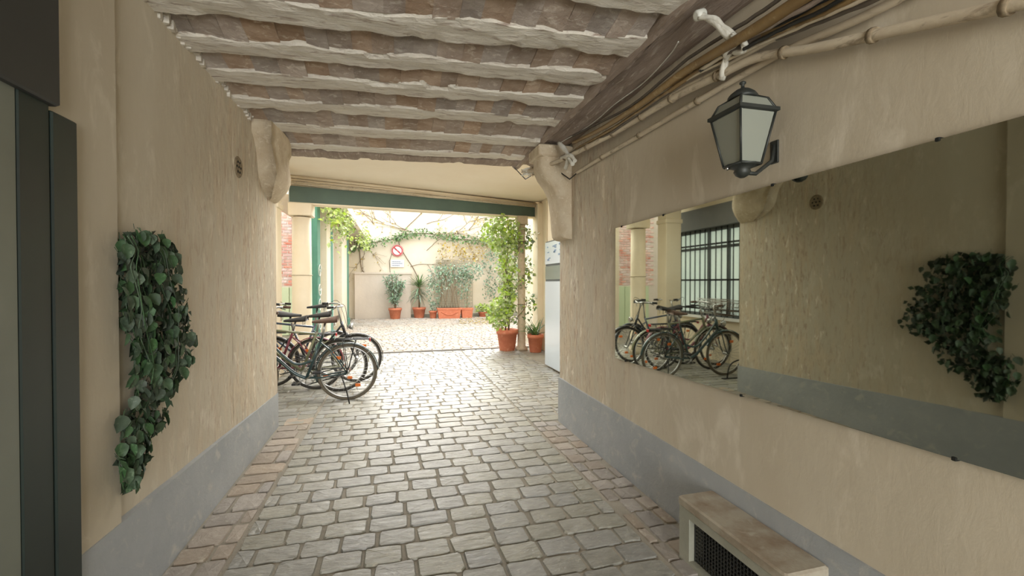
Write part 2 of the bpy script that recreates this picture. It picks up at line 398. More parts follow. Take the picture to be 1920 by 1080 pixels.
# posts
pl = thing('round_column', 'thick round cream column at the bicycle side of the opening', 'column', (-1.44, 7.66, 0))
MB().lathe((-1.44, 7.66, 0), [(.17, 0), (.17, .12), (.15, .15), (.145, 1.4), (.14, 2.44)], 28).build('shaft', M['cream'], pl)
MB().box(-1.61, -1.27, 7.50, 7.83, 2.46, 2.66, bev=.012).build('capital', M['cream'], pl)
MB().ring((-1.44, 7.66, 1.52), .152, .006, 'z').build('wire_tie', M['conduit'], pl)
sq = MB(); sq.box(-1.98, -1.66, 7.06, 7.34, 0, 2.9, bev=.01); sq.box(-2.0, -1.64, 7.04, 7.36, 2.5, 2.58, bev=.01); sq.box(-2.0, -1.64, 7.04, 7.36, 0, .2, bev=.01)
struct('pillar_square', sq, M['cream'])
b = MB(); b.box(-2.42, -1.55, 7.0, 7.4, 2.9, 3.1); struct('beam_square', b, M['cream'])
pr = thing('slim_post', 'slim stained cream post wrapped in climbing leaves', 'column', (2.54, 8.70, 0))
MB().lathe((2.54, 8.72, 0), [(.13, 0), (.13, .05), (.085, .09), (.078, 1.4), (.075, 2.62)], 18).build('shaft', M['corbel'], pr)
MB().box(2.43, 2.65, 8.62, 8.83, 2.60, 2.775, bev=.01).build('capital', M['corbel'], pr)
for z in (2.25, .95): MB().ring((2.54, 8.72, z), .085, .008, 'z').build('wire_tie', M['bark'], pr)

# ------------------------------------------------------------------ floor with setts
def in_view(x, y, m=40):
    d = CM.transposed() @ Vector((x, y, -1.4))
    if d.z > -.1: return False
    px = 960 + d.x / -d.z * F; py = 540 - d.y / -d.z * F
    return -m < px < 1920 + m and py < 1080 + m
def sett_geo(sx, sy, seed, h=.012):
    r = random.Random(seed); m = MB(); q = .11; V = []
    hx, hy = sx / 2, sy / 2
    base = [(-hx + q * sx * .6, -hy), (0, -hy), (hx - q * sx * .6, -hy), (hx, -hy + q * sy), (hx, hy - q * sy), (hx - q * sx * .6, hy), (0, hy), (-hx + q * sx * .6, hy), (-hx, hy - q * sy), (-hx, -hy + q * sy)]
    base = [(x + r.uniform(-.006, .006), y + r.uniform(-.005, .005)) for x, y in base]; n = len(base)
    for k, (z, f) in enumerate(((-.05, 1), (-.004, 1), (h * .5, .945))):
        for x, y in base: V.append((x * f, y * f, z + (r.uniform(-.002, .003) if k == 2 else 0)))
    V.append((r.uniform(-.02, .02), r.uniform(-.015, .015), h * r.uniform(.5, .85)))
    fs = []
    for k in range(2):
        for i in range(n): j = (i + 1) % n; fs.append((k * n + i, k * n + j, k * n + n + j, k * n + n + i))
    for i in range(n): fs.append((2 * n + i, 2 * n + (i + 1) % n, 3 * n))
    m.add(V, fs, False); return m
b = MB()
b.box(-2.6, 3.3, -4.7, 9.0, -.15, -.0015); b.box(-3.2, 6.2, 9.0, 18.2, -.15, -.012); b.box(-6, -2.55, 4.7, 9.0, -.15, -.012)
b.box(-6, -3.15, 9.0, 18.2, -.15, -.012)
fl = struct('floor', b, M['mortar'])
stones = []   # x, y, sx, sy, kind
y = .95; row = 0; PY = .152
while y < 8.95:
    PX = .212; x = -.80 + (row % 2) * PX / 2 - PX / 2
    xe = 1.30 if y < 8.95 else 3
    while x < xe - .02:
        wd = PX * U(.86, 1.14); x1 = x + wd
        a, c = max(x, -.80), min(x1, xe)
        if xe - c < .07: c = xe; x1 = xe
        if c - a > .05: stones.append(((a + c) / 2, y, c - a - .012, PY - .012, 0))
        x = x1
    y += PY; row += 1
def border(xa, xb, y0, y1, px, py, k):
    y = y0
    while y < y1:
        h = py * U(.75, 1.25); x = xa - U(0, px * .6)
        while x < xb - .02:
            x1 = x + px * U(.75, 1.3); a, c = max(x, xa), min(x1, xb)
            if c - a > .06: stones.append(((a + c) / 2, y + h / 2, c - a - .016, h - .016, k))
            x = x1
        y += h
border(XL + .03, -.81, 1.0, YL, .30, .19, 1); border(1.31, XR - .015, .95, YR, .15, .145, 1)
border(XW, -.81, YL + .01, 8.95, .24, .16, 0); border(1.31, 2.46, YR + .02, 8.95, .21, .152, 0)
stones = [s for s in stones if not (s[0] > 2.45 and s[1] < 6.95)]
vis = sorted([s for s in stones if in_view(s[0], s[1])], key=lambda s: s[0] ** 2 + s[1] ** 2)
NEAR = 296
variants = [sett_geo(1, 1, i) for i in range(1)]
vm = {}
def nearmesh(k, i):
    if (k, i) not in vm:
        m = sett_geo(.195, .136, i * 7 + k, .013)
        vm[(k, i)] = m.mesh('paving_stone', M['redstone' if k else 'stone'])
    return vm[(k, i)]
for n, s in enumerate(vis[:NEAR]):
    inst(nearmesh(s[4], rng.randrange(9)), 'paving_stone', fl, (s[0], s[1], U(-.003, .004)), (U(-.012, .012), U(-.012, .012), U(-.015, .015)), (s[2] / .195, s[3] / .136, 1))
far = [MB(), MB()]
nearset = set(id(s) for s in vis[:NEAR])
for n, s in enumerate(stones):
    if id(s) in nearset or s[1] < 1.0 and not in_view(s[0], s[1], 200): continue
    g = sett_geo(s[2], s[3], n + 50, .011); far[s[4]].add([v + Vector((s[0], s[1], U(-.003, .003))) for v in g.v], g.f, False)
far[0].build('grey_setts', M['stone'], fl, kind='stuff'); far[1].build('reddish_setts', M['redstone'], fl, kind='stuff')
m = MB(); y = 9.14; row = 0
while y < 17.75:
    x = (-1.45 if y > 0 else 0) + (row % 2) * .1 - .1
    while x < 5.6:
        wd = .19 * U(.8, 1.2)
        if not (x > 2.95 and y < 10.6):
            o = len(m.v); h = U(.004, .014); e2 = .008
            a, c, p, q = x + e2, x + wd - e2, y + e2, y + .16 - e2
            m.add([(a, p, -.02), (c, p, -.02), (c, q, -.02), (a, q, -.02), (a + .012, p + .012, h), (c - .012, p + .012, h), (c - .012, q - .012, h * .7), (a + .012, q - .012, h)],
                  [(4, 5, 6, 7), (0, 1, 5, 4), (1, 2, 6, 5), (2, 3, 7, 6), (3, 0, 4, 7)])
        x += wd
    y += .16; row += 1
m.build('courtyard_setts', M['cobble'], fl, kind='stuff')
m = MB(); m.box(-1.3, 2.9, 8.98, 9.09, -.03, -.004); m.box(-1.3, 2.9, 8.97, 8.985, -.03, .008); m.box(-1.3, 2.9, 9.085, 9.10, -.03, .008)
tag(m.build('drain_channel', M['drain']), 'narrow iron drain channel across the paving before the courtyard', 'drain')

# ------------------------------------------------------------------ ceiling
def skew(x): return SK * x
b = MB(); b.box(-2.6, 3.3, -4.7, 4.75, 2.84, 3.3)
b.hexa([(-2.6, 4.7, 2.76), (3.3, 4.2, 2.76), (3.3, 4.72, 2.76), (-2.6, 4.98, 2.76), (-2.6, 4.7, 3.3), (3.3, 4.2, 3.3), (3.3, 4.72, 3.3), (-2.6, 4.98, 3.3)])
ce = struct('ceiling', b, M['cmortar'])
edges = [(4.42, 4.62), (3.88, 4.13), (3.37, 3.60), (2.96, 3.17), (2.59, 2.79), (2.19, 2.42), (1.78, 2.0), (1.36, 1.58), (.92, 1.14), (.48, .7), (.04, .26), (-.4, -.18), (-.84, -.62)]
def joist(y0, y1, seed, x0=XL - .03, x1=1.33, zb=ZC, sk=SK):
    V = []; fs = []; nx = 84
    prof = [(0, .17), (0, .09), (0, .03), (.10, .0), (.32, -.003), (.6, -.001), (.88, .0), (1, .025), (1, .09), (1, .17)]
    n = len(prof)
    for i in range(nx + 1):
        x = x0 + (x1 - x0) * i / nx
        for k, (a, dz) in enumerate(prof):
            y = y0 + (y1 - y0) * a + sk * x; z = zb + dz
            side = 1 if k > n / 2 else -1
            e1 = noise.noise(Vector((x * 2.2, seed * 3.1, side))) * .026 + noise.noise(Vector((x * 9, seed, side * 5 + k))) * .018 + noise.noise(Vector((x * 24, seed, side * 2))) * .007
            e0 = 1.0 if k not in (4, 5) else .3
            ez = noise.noise(Vector((x * 1.6, seed, 9))) * .008 + noise.noise(Vector((x * 11, y * 20, seed))) * .007
            chip = noise.noise(Vector((x * 5, seed * 2.7, side * 8)))
            if k in (2, 3, 6, 7) and chip > .25: ez += (chip - .25) * .08
            V.append((x, y + e1 * e0, z + ez))
    for i in range(nx):
        for k in range(n - 1):
            a = i * n + k; fs.append((a, a + 1, a + n + 1, a + n))
    return MB().add(V, fs, False)
for i, (a, c) in enumerate(edges):
    joist(a, c, i * 1.7 + 1).build('joist', M['joist'], ce)
# brick infill in the bays
for i in range(len(edges)):
    hi = edges[i][0]; lo = edges[i + 1][1] if i + 1 < len(edges) else -1.2
    x = XL - .02
    while x < 1.30:
        wd = U(.10, .16); n1 = min(x + wd, 1.31); g = U(-.012, .014)
        sk0, sk1 = SK * x, SK * n1; r = [U(-.006, .006) for _ in range(8)]
        g *= .35; za, zb = 2.768 + g + U(-.004, .004), 2.708 + g + U(-.003, .004)
        p = [(x - .002, lo - .01 + sk0, za + r[0]), (n1 - .001, lo - .01 + sk1, za + r[1]), (n1 - .002, (lo + hi) / 2 + sk1, (za + zb) / 2 - .006 + r[2]), (x - .001, (lo + hi) / 2 + sk0, (za + zb) / 2 - .006 + r[3]),
             (n1 - .001, hi + .03 + sk1, zb + r[4]), (x - .002, hi + .03 + sk0, zb + r[5])]
        top = [(q[0], q[1], 2.86) for q in p]
        m = MB().add(p + top, [(0, 3, 2, 1), (3, 5, 4, 2), (0, 1, 7, 6), (5, 11, 10, 4), (1, 2, 8, 7), (2, 4, 10, 8), (0, 6, 9, 3), (3, 9, 11, 5)])
        if i <= 9: m.build('brick', M['cbrick'], ce)
        x = n1
# last rough course at the outer edge of the ceiling
joist(4.66, 4.90, 33.3, zb=2.705).build('edge_course', M['plate'], ce)
# old oak wall plate and rough strip over the pipes
V = MB(); pts = []
n = 7; nx = 110; VV = []; fs = []
prof = [(1.29, 2.80), (1.292, 2.72), (1.30, 2.690), (1.33, 2.682), (1.355, 2.69), (1.365, 2.72), (1.37, 2.80)]
for i in range(nx + 1):
    y = -1.2 + 6.0 * i / nx
    for k, (x, z) in enumerate(prof):
        VV.append((x + noise.noise(Vector((y * 4, k * .7, 2))) * .02 - .0 * y, y, z + noise.noise(Vector((y * 7, k, 5))) * .014))
for i in range(nx):
    for k in range(n - 1): a = i * n + k; fs.append((a, a + n, a + n + 1, a + 1))
MB().add(VV, fs).build('wall_plate', M['plate'], ce)
VV = []; fs = []; k1 = 8
for i in range(nx + 1):
    y = -1.2 + 5.9 * i / nx
    for k in range(k1 + 1):
        x = 1.36 + .27 * k / k1
        VV.append((x, y, 2.70 + .02 * math.sin(k * .9) + noise.noise(Vector((x * 9, y * 5, 1))) * .014))
for i in range(nx):
    for k in range(k1): a = i * (k1 + 1) + k; fs.append((a, a + k1 + 1, a + k1 + 2, a + 1))
MB().add(VV, fs).build('rough_strip', M['plate'], ce)
# crumbly plaster edge where the left wall meets the joists
m = MB()
for i in range(70):
    y = 1.4 + i * .048; s_ = U(.012, .03); z = 2.69 + U(-.012, .03)
    m.hexa([(XL - .02, y, z), (XL + s_, y + .01, z), (XL + s_ * .7, y + U(.03, .055), z + .005), (XL - .02, y + .05, z), (XL - .02, y, z + .1), (XL + s_, y, z + .1), (XL + s_, y + .04, z + .1), (XL - .02, y + .05, z + .1)])
m.build('crumbled_plaster_edge', M['joist'], ce, kind='stuff')

# ------------------------------------------------------------------ corbels
def corbel(name, label, prof, y0, y1, s):
    """prof: list of (projection, z) from top-front round to bottom at the wall; rounded towards the edges"""
    c = thing(name, label, 'corbel', (s * 1.1, (y0 + y1) / 2, prof[-1][1]))
    ny = 8; VV = []; fs = []; n = len(prof)
    X0 = XR if s > 0 else XL
    for j in range(ny + 1):
        f = j / ny; rd = 1 - .14 * abs(2 * f - 1) ** 4
        for k, (p, z, *ys) in enumerate(prof):
            y = (ys[0] if ys else y0) * (1 - f) + y1 * f
            VV.append((X0 - s * (p * rd + noise.noise(Vector((y * 6, z * 6, 1))) * .006), y, z))
    for j in range(ny):
        for k in range(n - 1):
            a = j * n + k; q = (a, a + 1, a + n + 1, a + n); fs.append(q if s > 0 else q[::-1])
    for j in (0, ny):
        base = len(VV); VV2 = [VV[j * n + k] for k in range(n)]; wall = [(X0 + s * .02, VV2[k][1], VV2[k][2]) for k in range(n)]
        VV += wall
        for k in range(n - 1): fs.append((j * n + k, base + k, base + k + 1, j * n + k + 1))
    MB().add(VV, fs, True).build('bracket', M['corbel'], c)
    return c
profL = [(.17, 2.72, 3.95), (.17, 2.62, 3.95), (.15, 2.58, 4.0), (.145, 2.52, 4.06), (.15, 2.46, 4.10), (.16, 2.40, 4.12), (.16, 2.35, 4.13), (.145, 2.30, 4.16), (.115, 2.25, 4.22), (.07, 2.205, 4.32), (.03, 2.17, 4.42), (-.02, 2.15, 4.48)]
c = corbel('stone_corbel', 'rounded plastered corbel above the bicycle side wall end', profL, 4.06, 4.66, -1)
profR = [(.31, 2.60), (.31, 2.50), (.30, 2.45), (.27, 2.39), (.21, 2.32), (.165, 2.25), (.14, 2.16), (.125, 2.05), (.115, 1.93), (.10, 1.85), (.08, 1.825), (.04, 1.815), (-.02, 1.81)]
c = corbel('stone_corbel', 'long scrolled stone corbel under the pipes, opposite the bicycles', profR, 3.84, 4.13, 1)
MB().box(1.28, 1.62, 3.82, 4.15, 2.57, 2.68, bev=.012).build('cap_block', M['corbel'], c)

# round vent rosette on left wall
vc = Vector((XL, 3.62, 2.245)); vt = thing('wall_vent', 'small round pierced vent on the wall near the rounded corbel', 'vent', vc)
rx = Matrix.Rotation(R(90), 4, 'Y')
MB().lathe(vc, [(.078, -.01), (.078, .008), (.07, .014), (.06, .010), (.0001, .010)], 24, rx).build('disc', M['vent'], vt)
for k in range(7):
    q = k * 2 * math.pi / 6; rr = .04 if k < 6 else 0
    MB().lathe(vc + Vector((.009, rr * math.cos(q), rr * math.sin(q))), [(.009, 0), (.009, .004), (.006, .005)], 10, rx).build('hole', M['dark'], vt)

# ------------------------------------------------------------------ door at the left edge
b = MB(); b.box(XL - .02, XL + .055, 1.735, 1.85, 0, 1.95, bev=.004)
d1 = b.build('door_1', M['darkframe'], kind='structure')
MB().box(XL - .12, XL + .05, 1.61, 1.732, 0, 1.98, bev=.004).build('door_frame', M['darkframe'], d1)
MB().box(XL - .10, XL + .046, .86, 1.61, 0.01, 1.97, bev=.004).build('door_leaf', M['leafdoor'], d1)
MB().box(XL - .03, XL + .07, .80, 1.75, 1.965, 2.62, bev=.006).build('lintel_box', M['lintel'], d1)
MB().tube([(XL - .06, 1.6, 1.0), (XL - .01, 1.6, 1.0), (XL - .01, 1.48, 1.0)], .009, 8).build('door_handle', M['chrome'], d1)

# ------------------------------------------------------------------ mirror on the right wall
mt = thing('wall_mirror', 'large frameless aged mirror on the wall below the lantern', 'mirror', (XR, 1.6, .85))
b = MB()
p = [at(1158, 430, X=XR - .012), at(1160, 674, X=XR - .012)]
y0, y1 = .25, 2.95
def mz(y, t): f = (y1 - y) / (y1 - .83); return (1.805 + .03 * f) if t else (.838 + .045 * f)
b.hexa([(XR - .022, y0, mz(y0, 0)), (XR - .010, y0, mz(y0, 0)), (XR - .010, y1, mz(y1, 0)), (XR - .022, y1, mz(y1, 0)),
        (XR - .022, y0, mz(y0, 1)), (XR - .010, y0, mz(y0, 1)), (XR - .010, y1, mz(y1, 1)), (XR - .022, y1, mz(y1, 1))])
b.build('glass', M['mirror'], mt)
b = MB(); b.hexa([(XR - .010, y0, mz(y0, 0)), (XR + .01, y0, mz(y0, 0)), (XR + .01, y1, mz(y1, 0)), (XR - .010, y1, mz(y1, 0)),
        (XR - .010, y0, mz(y0, 1)), (XR + .01, y0, mz(y0, 1)), (XR + .01, y1, mz(y1, 1)), (XR - .010, y1, mz(y1, 1))])
b.build('backing', M['dark'], mt)
for y, t in ((2.86, 1), (2.35, 1), (1.55, 1), (.95, 1), (2.8, 0), (1.72, 0), (.9, 0)):
    z = mz(y, t); MB().box(XR - .026, XR, y - .006, y + .006, z - .006, z + .006, bev=.0015).build('clip', M['dark'], mt)

# ------------------------------------------------------------------ lantern
lc = at(1392, 245, X=1.435); lx, ly = lc.x, lc.y
lt = thing('wall_lantern', 'dark metal lantern with frosted panes on the wall above the mirror', 'lamp', (XR, ly, 1.86))
zb, zt, zs, zk = 1.90, 2.105, 2.185, 2.195
def sqr(h, z, a=R(20)):
    return [Vector((lx + h * math.cos(a + k * math.pi / 2), ly + h * math.sin(a + k * math.pi / 2), z)) for k in range(4)]
A0 = R(224)
s0, s1, s2 = sqr(.072, zb, A0), sqr(.122, zt, A0), sqr(.052, zs, A0); s1b = sqr(.138, zt + .004, A0); s1c = sqr(.138, zt + .018, A0)
for k in range(4):
    j = (k + 1) % 4
    MB().tube([s0[k], s1[k]], .006, 4).build('corner_bar', M['lampmetal'], lt)
    mid = (s1[k] * .45 + s2[k] * .55); mid.z += .018; off = (mid - Vector((lx, ly, mid.z))) * .12; mid += off
    MB().tube([s1[k] + Vector((0, 0, .015)), mid, s2[k]], .0055, 4).build('roof_bar', M['lampmetal'], lt)
    MB().tube([s0[k], s0[j]], .006, 4).build('base_bar', M['lampmetal'], lt)
    MB().hexa([s1[k], s1b[k], s1b[j], s1[j], s1[k] + Vector((0, 0, .016)), s1c[k], s1c[j], s1[j] + Vector((0, 0, .016))]).build('gallery_rail', M['lampmetal'], lt)
    ce_ = Vector((lx, ly, 0))
    def ins(v, f=.97): return Vector((lx + (v.x - lx) * f, ly + (v.y - ly) * f, v.z))
    q = [ins(s0[k]), ins(s0[j]), ins(s1[j]), ins(s1[k])]; q2 = [ins(v, .96) for v in q]
    MB().hexa([q[0], q[1], q2[1], q2[0], q[3], q[2], q2[2], q2[3]]).build('pane', M['frost'], lt)
    mj = (s1[j] * .45 + s2[j] * .55); mj.z += .018; mj += (mj - Vector((lx, ly, mj.z))) * .12
    r0, r1 = s1[k] + Vector((0, 0, .014)), s1[j] + Vector((0, 0, .014))
    MB().add([ins(v, .98) for v in (r0, r1, mj, mid, s2[j], s2[k])], [(0, 1, 2, 3), (3, 2, 4, 5)]).build('roof_pane', M['frost'], lt)
MB().lathe((lx, ly, zs - .006), [(.058, 0), (.060, .010), (.050, .024), (.030, .040), (.012, .048), (.007, .052), (.007, .064), (.013, .068), (.013, .074), (.004, .080)], 16).build('chimney_cap', M['lampmetal'], lt)
MB().lathe((lx, ly, zb - .052), [(.010, 0), (.026, .010), (.034, .024), (.030, .036), (.055, .046), (.072, .052)], 16).build('base_cup', M['lampmetal'], lt)
MB().tube([(lx, ly, zb - .03), (lx + .07, ly, zb - .03), (XR - .02, ly, zb + .03), (XR - .008, ly, zb + .10)], .009, 8).build('bracket_arm', M['lampmetal'], lt)
MB().box(XR - .010, XR + .006, ly - .022, ly + .022, zb + .02, zb + .12, bev=.003).build('backplate', M['lampmetal'], lt)
MB().lathe((lx - .05, ly + .03, zb - .016), [(.005, 0), (.007, .008), (.004, .016)], 8).build('screw_knob', M['chrome'], lt)
MB().lathe((lx, ly, zb + .03), [(.012, -.02), (.014, 0), (.028, .05), (.026, .08), (.012, .10)], 14).build('bulb', M['white'], lt)

# ------------------------------------------------------------------ vent box at the foot of the right wall
vb = thing('vent_housing', 'low concrete vent housing with stained slab top against the wall foot', 'vent housing', (1.5, 1.6, 0))
x0, x1, ya, yb, h = 1.395, XR, 1.29, 1.915, .32
m = MB(); m.box(x0, x0 + .05, yb - .075, yb, 0, .275); m.box(x0, x0 + .05, ya, ya + .05, 0, .275); m.box(x0, x0 + .05, ya + .05, yb - .075, .235, .275)
m.box(x0, x0 + .05, ya + .05, yb - .075, 0, .025); m.box(x0 + .05, x1, yb - .05, yb, 0, .275); m.box(x0 + .05, x1, ya, ya + .04, 0, .275)
m.build('surround', M['concrete'], vb)
MB().box(x0 - .006, x1 - .012, ya - .008, yb + .006, .272, h, bev=.008).build('top_slab', M['slabtop'], vb)
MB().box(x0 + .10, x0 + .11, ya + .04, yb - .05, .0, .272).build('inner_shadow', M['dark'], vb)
MB().box(x0 + .03, x0 + .036, ya + .05, ya + .056, .025, .235).build('grate_frame', M['grate'], vb); MB().box(x0 + .03, x0 + .036, yb - .082, yb - .076, .025, .235).build('grate_frame', M['grate'], vb)
m = MB()
for k in range(26):
    y = ya + .06 + k * (yb - ya - .14) / 25; m.box(x0 + .032, x0 + .036, y - .0014, y + .0014, .025, .235)
for k in range(12): z = .03 + k * .018; m.box(x0 + .031, x0 + .037, ya + .05, yb - .076, z - .0014, z + .0014)
m.build('mesh_grate', M['grate'], vb)

# ------------------------------------------------------------------ pipes and cables along the right top corner
def smooth(pts, n=6):
    pts = [Vector(p) for p in pts]; out = []
    P = [pts[0]] + pts + [pts[-1]]
    for i in range(1, len(P) - 2):
        a, b_, c_, d_ = P[i - 1:i + 3]
        for k in range(n):
            t = k / n; out.append(.5 * ((2 * b_) + (c_ - a) * t + (2 * a - 5 * b_ + 4 * c_ - d_) * t * t + (3 * b_ - a - 3 * c_ + d_) * t ** 3))
    out.append(pts[-1]); return out
def clips(path, r, parent, step, mname='vent'):
    acc = 0
    for i in range(1, len(path) - 1):
        acc += (path[i] - path[i - 1]).length
        if acc > step:
            acc = 0; d = (path[i + 1] - path[i - 1]).normalized() * .009
            MB().tube([path[i] - d, path[i] + d], r, 10).build('pipe_clip', M[mname], parent)
def pipe(name, label, pts, r, m, step=0, n=10, wob=0):
    path = smooth([p for p in pts])
    if wob: path = [p + Vector((U(-wob, wob), 0, U(-wob, wob))) for p in path]
    t = thing(name, label, 'pipe' if r > .010 else 'cable', path[0])
    rr_ = [r * (.55 + .45 * min(1, i / (len(path) * .7))) for i in range(len(path))] if name == 'brown_pipe' else r
    MB().tube(path, rr_, n).build('pipe' if r > .010 else 'cable', M[m], t)
    if step: clips(path, r * 1.35, t, step)
    return t, path
XP = 1.52
main = [at(985, 322, X=1.30), at(1005, 318, X=1.36), at(1060, 296, X=1.44), at(1150, 250, X=XP), at(1260, 185, X=XP), at(1345, 143, X=XP), at(1420, 108, X=1.54), at(1530, 90, X=1.56), at(1700, 52, X=1.57), at(1930, 2, X=1.57), at(2150, -55, X=1.57)]
pipe('main_conduit', 'thick cream conduit sweeping along the wall and rising towards the lens', main, .019, 'conduit', .32, 12)
low = [at(1078, 326, X=1.585), at(1120, 300, X=1.585), at(1185, 262, X=1.585), at(1290, 200, X=1.585), at(1400, 136, X=1.585), at(1480, 92, X=1.58), at(1600, 40, X=1.58), at(1730, -25, X=1.58), at(1850, -90, X=1.58)]
pipe('wall_conduit', 'lowest cream conduit hugging the wall under the other pipes', low, .016, 'conduit', .5, 10)
yel = [at(1075, 268, X=1.46), at(1130, 240, X=1.46), at(1200, 196, X=1.46), at(1275, 140, X=1.46), at(1340, 100, X=1.45), at(1420, 52, X=1.44), at(1500, 0, X=1.44), at(1620, -80, X=1.44)]
pipe('brown_pipe', 'thick golden brown pipe rising into the ceiling corner', yel, .024, 'brownpipe', 0, 12)
spec = [('grey cable sagging just above the cream conduit', [(1040, 300), (1130, 258), (1250, 175), (1330, 118), (1450, 62), (1560, 10), (1680, -50)], 1.50, .009, 'cable'),
        ('pale cable looping below the brown pipe', [(1060, 290), (1150, 236), (1240, 176), (1330, 128), (1470, 64), (1600, 8), (1700, -40)], 1.50, .007, 'conduit'),
        ('dark cable tucked behind the brown pipe', [(1060, 262), (1180, 200), (1290, 110), (1400, 40), (1480, -15)], 1.50, .009, 'cable'),
        ('tan cable running next to the wall at ceiling height', [(1100, 272), (1220, 190), (1370, 88), (1520, 25), (1620, -20)], 1.54, .008, 'brownpipe'),
        ('fat beige cable directly above the cream conduit', [(1050, 296), (1140, 250), (1255, 180), (1345, 134), (1430, 84), (1540, 30), (1640, -20)], 1.53, .013, 'conduit'),
        ('olive cable between brown pipe and cream conduit', [(1080, 280), (1180, 222), (1290, 146), (1390, 84), (1500, 34), (1590, -10)], 1.50, .012, 'brownpipe'),
        ('black cable crossing the ceiling corner by the cloth wrap', [(1395, 92), (1470, 52), (1540, 20), (1600, -14)], 1.47, .008, 'black'),
        ('dusty brown cable highest in the bundle by the wrap', [(1350, 96), (1430, 56), (1510, 14), (1570, -20)], 1.46, .011, 'plate'),
        ('slate cable curving up to the ceiling top corner', [(1380, 96), (1460, 70), (1560, 32), (1650, -5), (1720, -40)], 1.53, .010, 'cable')]
for lab, pp, X, r, mm in spec:
    pipe('loose_cable', lab, [at(a, c_, X=X) for a, c_ in pp], r, mm, 0, 7, .002)
for k in range(9):
    f = k / 8; jx = lambda: U(-7, 7)
    q = [(1290 + 40 * f + jx(), 138 - 10 * f), (1385 + 20 * f + jx(), 70 + 16 * f), (1470 + 40 * f + jx(), 12 + 34 * f), (1560 + 60 * f, -44 + 40 * f)]
    t_, _ = pipe('bundled_cable', '%s cable, %s counted from the brown pipe in the bundle above the cloth wrap' % (['grey', 'cream', 'tan', 'grey', 'black'][k % 5], ['first', 'second', 'third', 'fourth', 'fifth', 'sixth', 'seventh', 'eighth', 'ninth'][k]), [at(a, c_, X=1.50 + U(-.02, .05)) for a, c_ in q], U(.006, .011), ['cable', 'conduit', 'brownpipe', 'cable', 'black'][k % 5], 0, 7, .002)
    t_['group'] = 'old cables bundled above the cloth wrap'
wc = [at(a, c_, Z=2.674) for a, c_ in ((1020, 298), (1048, 270), (1089, 246), (1120, 224), (1152, 196), (1207, 155), (1255, 104), (1272, 78))]
pipe('white_cable', 'thin white cable tacked along the old oak plate', wc, .004, 'cloth', 0, 6)
# bent bracket irons
for pts, lab in (((( 962, 312), (985, 336), (1018, 316)), 'black angle iron under the pipes at the outer ceiling edge'), (((1035, 312), (1068, 336), (1080, 326)), 'black angle iron under the pipes beside the wall')):
    t = thing('bracket_iron', lab, 'bracket', at(*pts[1], X=1.45))
    P = [at(a, c_, X=1.30 + (a - 962) / 118 * .27) for a, c_ in pts]
    for k in range(2): MB().tube([P[k], P[k + 1]], .006, 4, smooth=False).build('strap', M['black'], t)
# white tape knots
def knot(name, label, c, pts, r):
    t = thing(name, label, 'tape', c)
    for P, rr in zip(pts, r):
        pth = smooth(P, 5); n = len(pth)
        MB().tube(pth, [rr * (1.25 + .25 * math.sin(i * .9 + rr * 300)) for i in range(n)], 8).build('strip', M['cloth'], t)
c0 = at(1380, 70, X=1.50)
A1 = [at(1314, 30, X=1.40), at(1336, 38, X=1.42), at(1360, 58, X=1.45), at(1382, 84, X=1.48)]
A2 = [at(1388, 72, X=1.46), at(1368, 94, X=1.48), at(1358, 118, X=1.50), at(1354, 146, X=1.52)]
jit_ = lambda P, a: [p + Vector((U(-a, a), U(-a, a), U(-a, a))) for p in P]
knot('white_wrap', 'bulky white cloth wrap holding the pipes above the lantern', c0,
     [jit_(A1, .010) for _ in range(5)] + [jit_(A2, .013) for _ in range(6)] + [jit_([at(1372, 66, X=1.45), at(1392, 74, X=1.46), at(1396, 92, X=1.48), at(1376, 98, X=1.49)], .008) for _ in range(3)],
     [.0105] * 5 + [.009] * 6 + [.008] * 3)
MB().lathe(at(1312, 28, X=1.40), [(.014, -.025), (.024, -.02), (.026, .02), (.020, .026)], 12, Matrix.Rotation(R(70), 4, 'Y')).build('pipe_socket', M['white'], thing('socket_pipe_end', 'short white pipe socket poking from the white cloth wrap', 'pipe', at(1312, 28, X=1.40)))
c0 = at(1062, 292, X=1.44)
knot('white_knot', 'small knotted white tape around the conduit near the long corbel', c0,
     [[at(1048, 268, X=1.42), at(1060, 282, X=1.44), at(1066, 296, X=1.44), at(1060, 316, X=1.44)], [at(1052, 296, X=1.42), at(1070, 292, X=1.43), at(1078, 302, X=1.44)],
      [at(1066, 296, X=1.42), at(1074, 308, X=1.43)]], [.016, .014, .012])
c0 = at(990, 322, X=1.32)
t = thing('wire_tangle', 'tangle of pale wires at the outer end of the cream conduit', 'cable', c0)
for k in range(5):
    P = [c0 + Vector((U(-.07, .09), U(-.05, .05), U(-.05, .06))) for _ in range(6)]
    MB().tube(smooth(P, 5), .006, 6).build('wire', M['conduit' if k % 2 else 'cloth'], t)

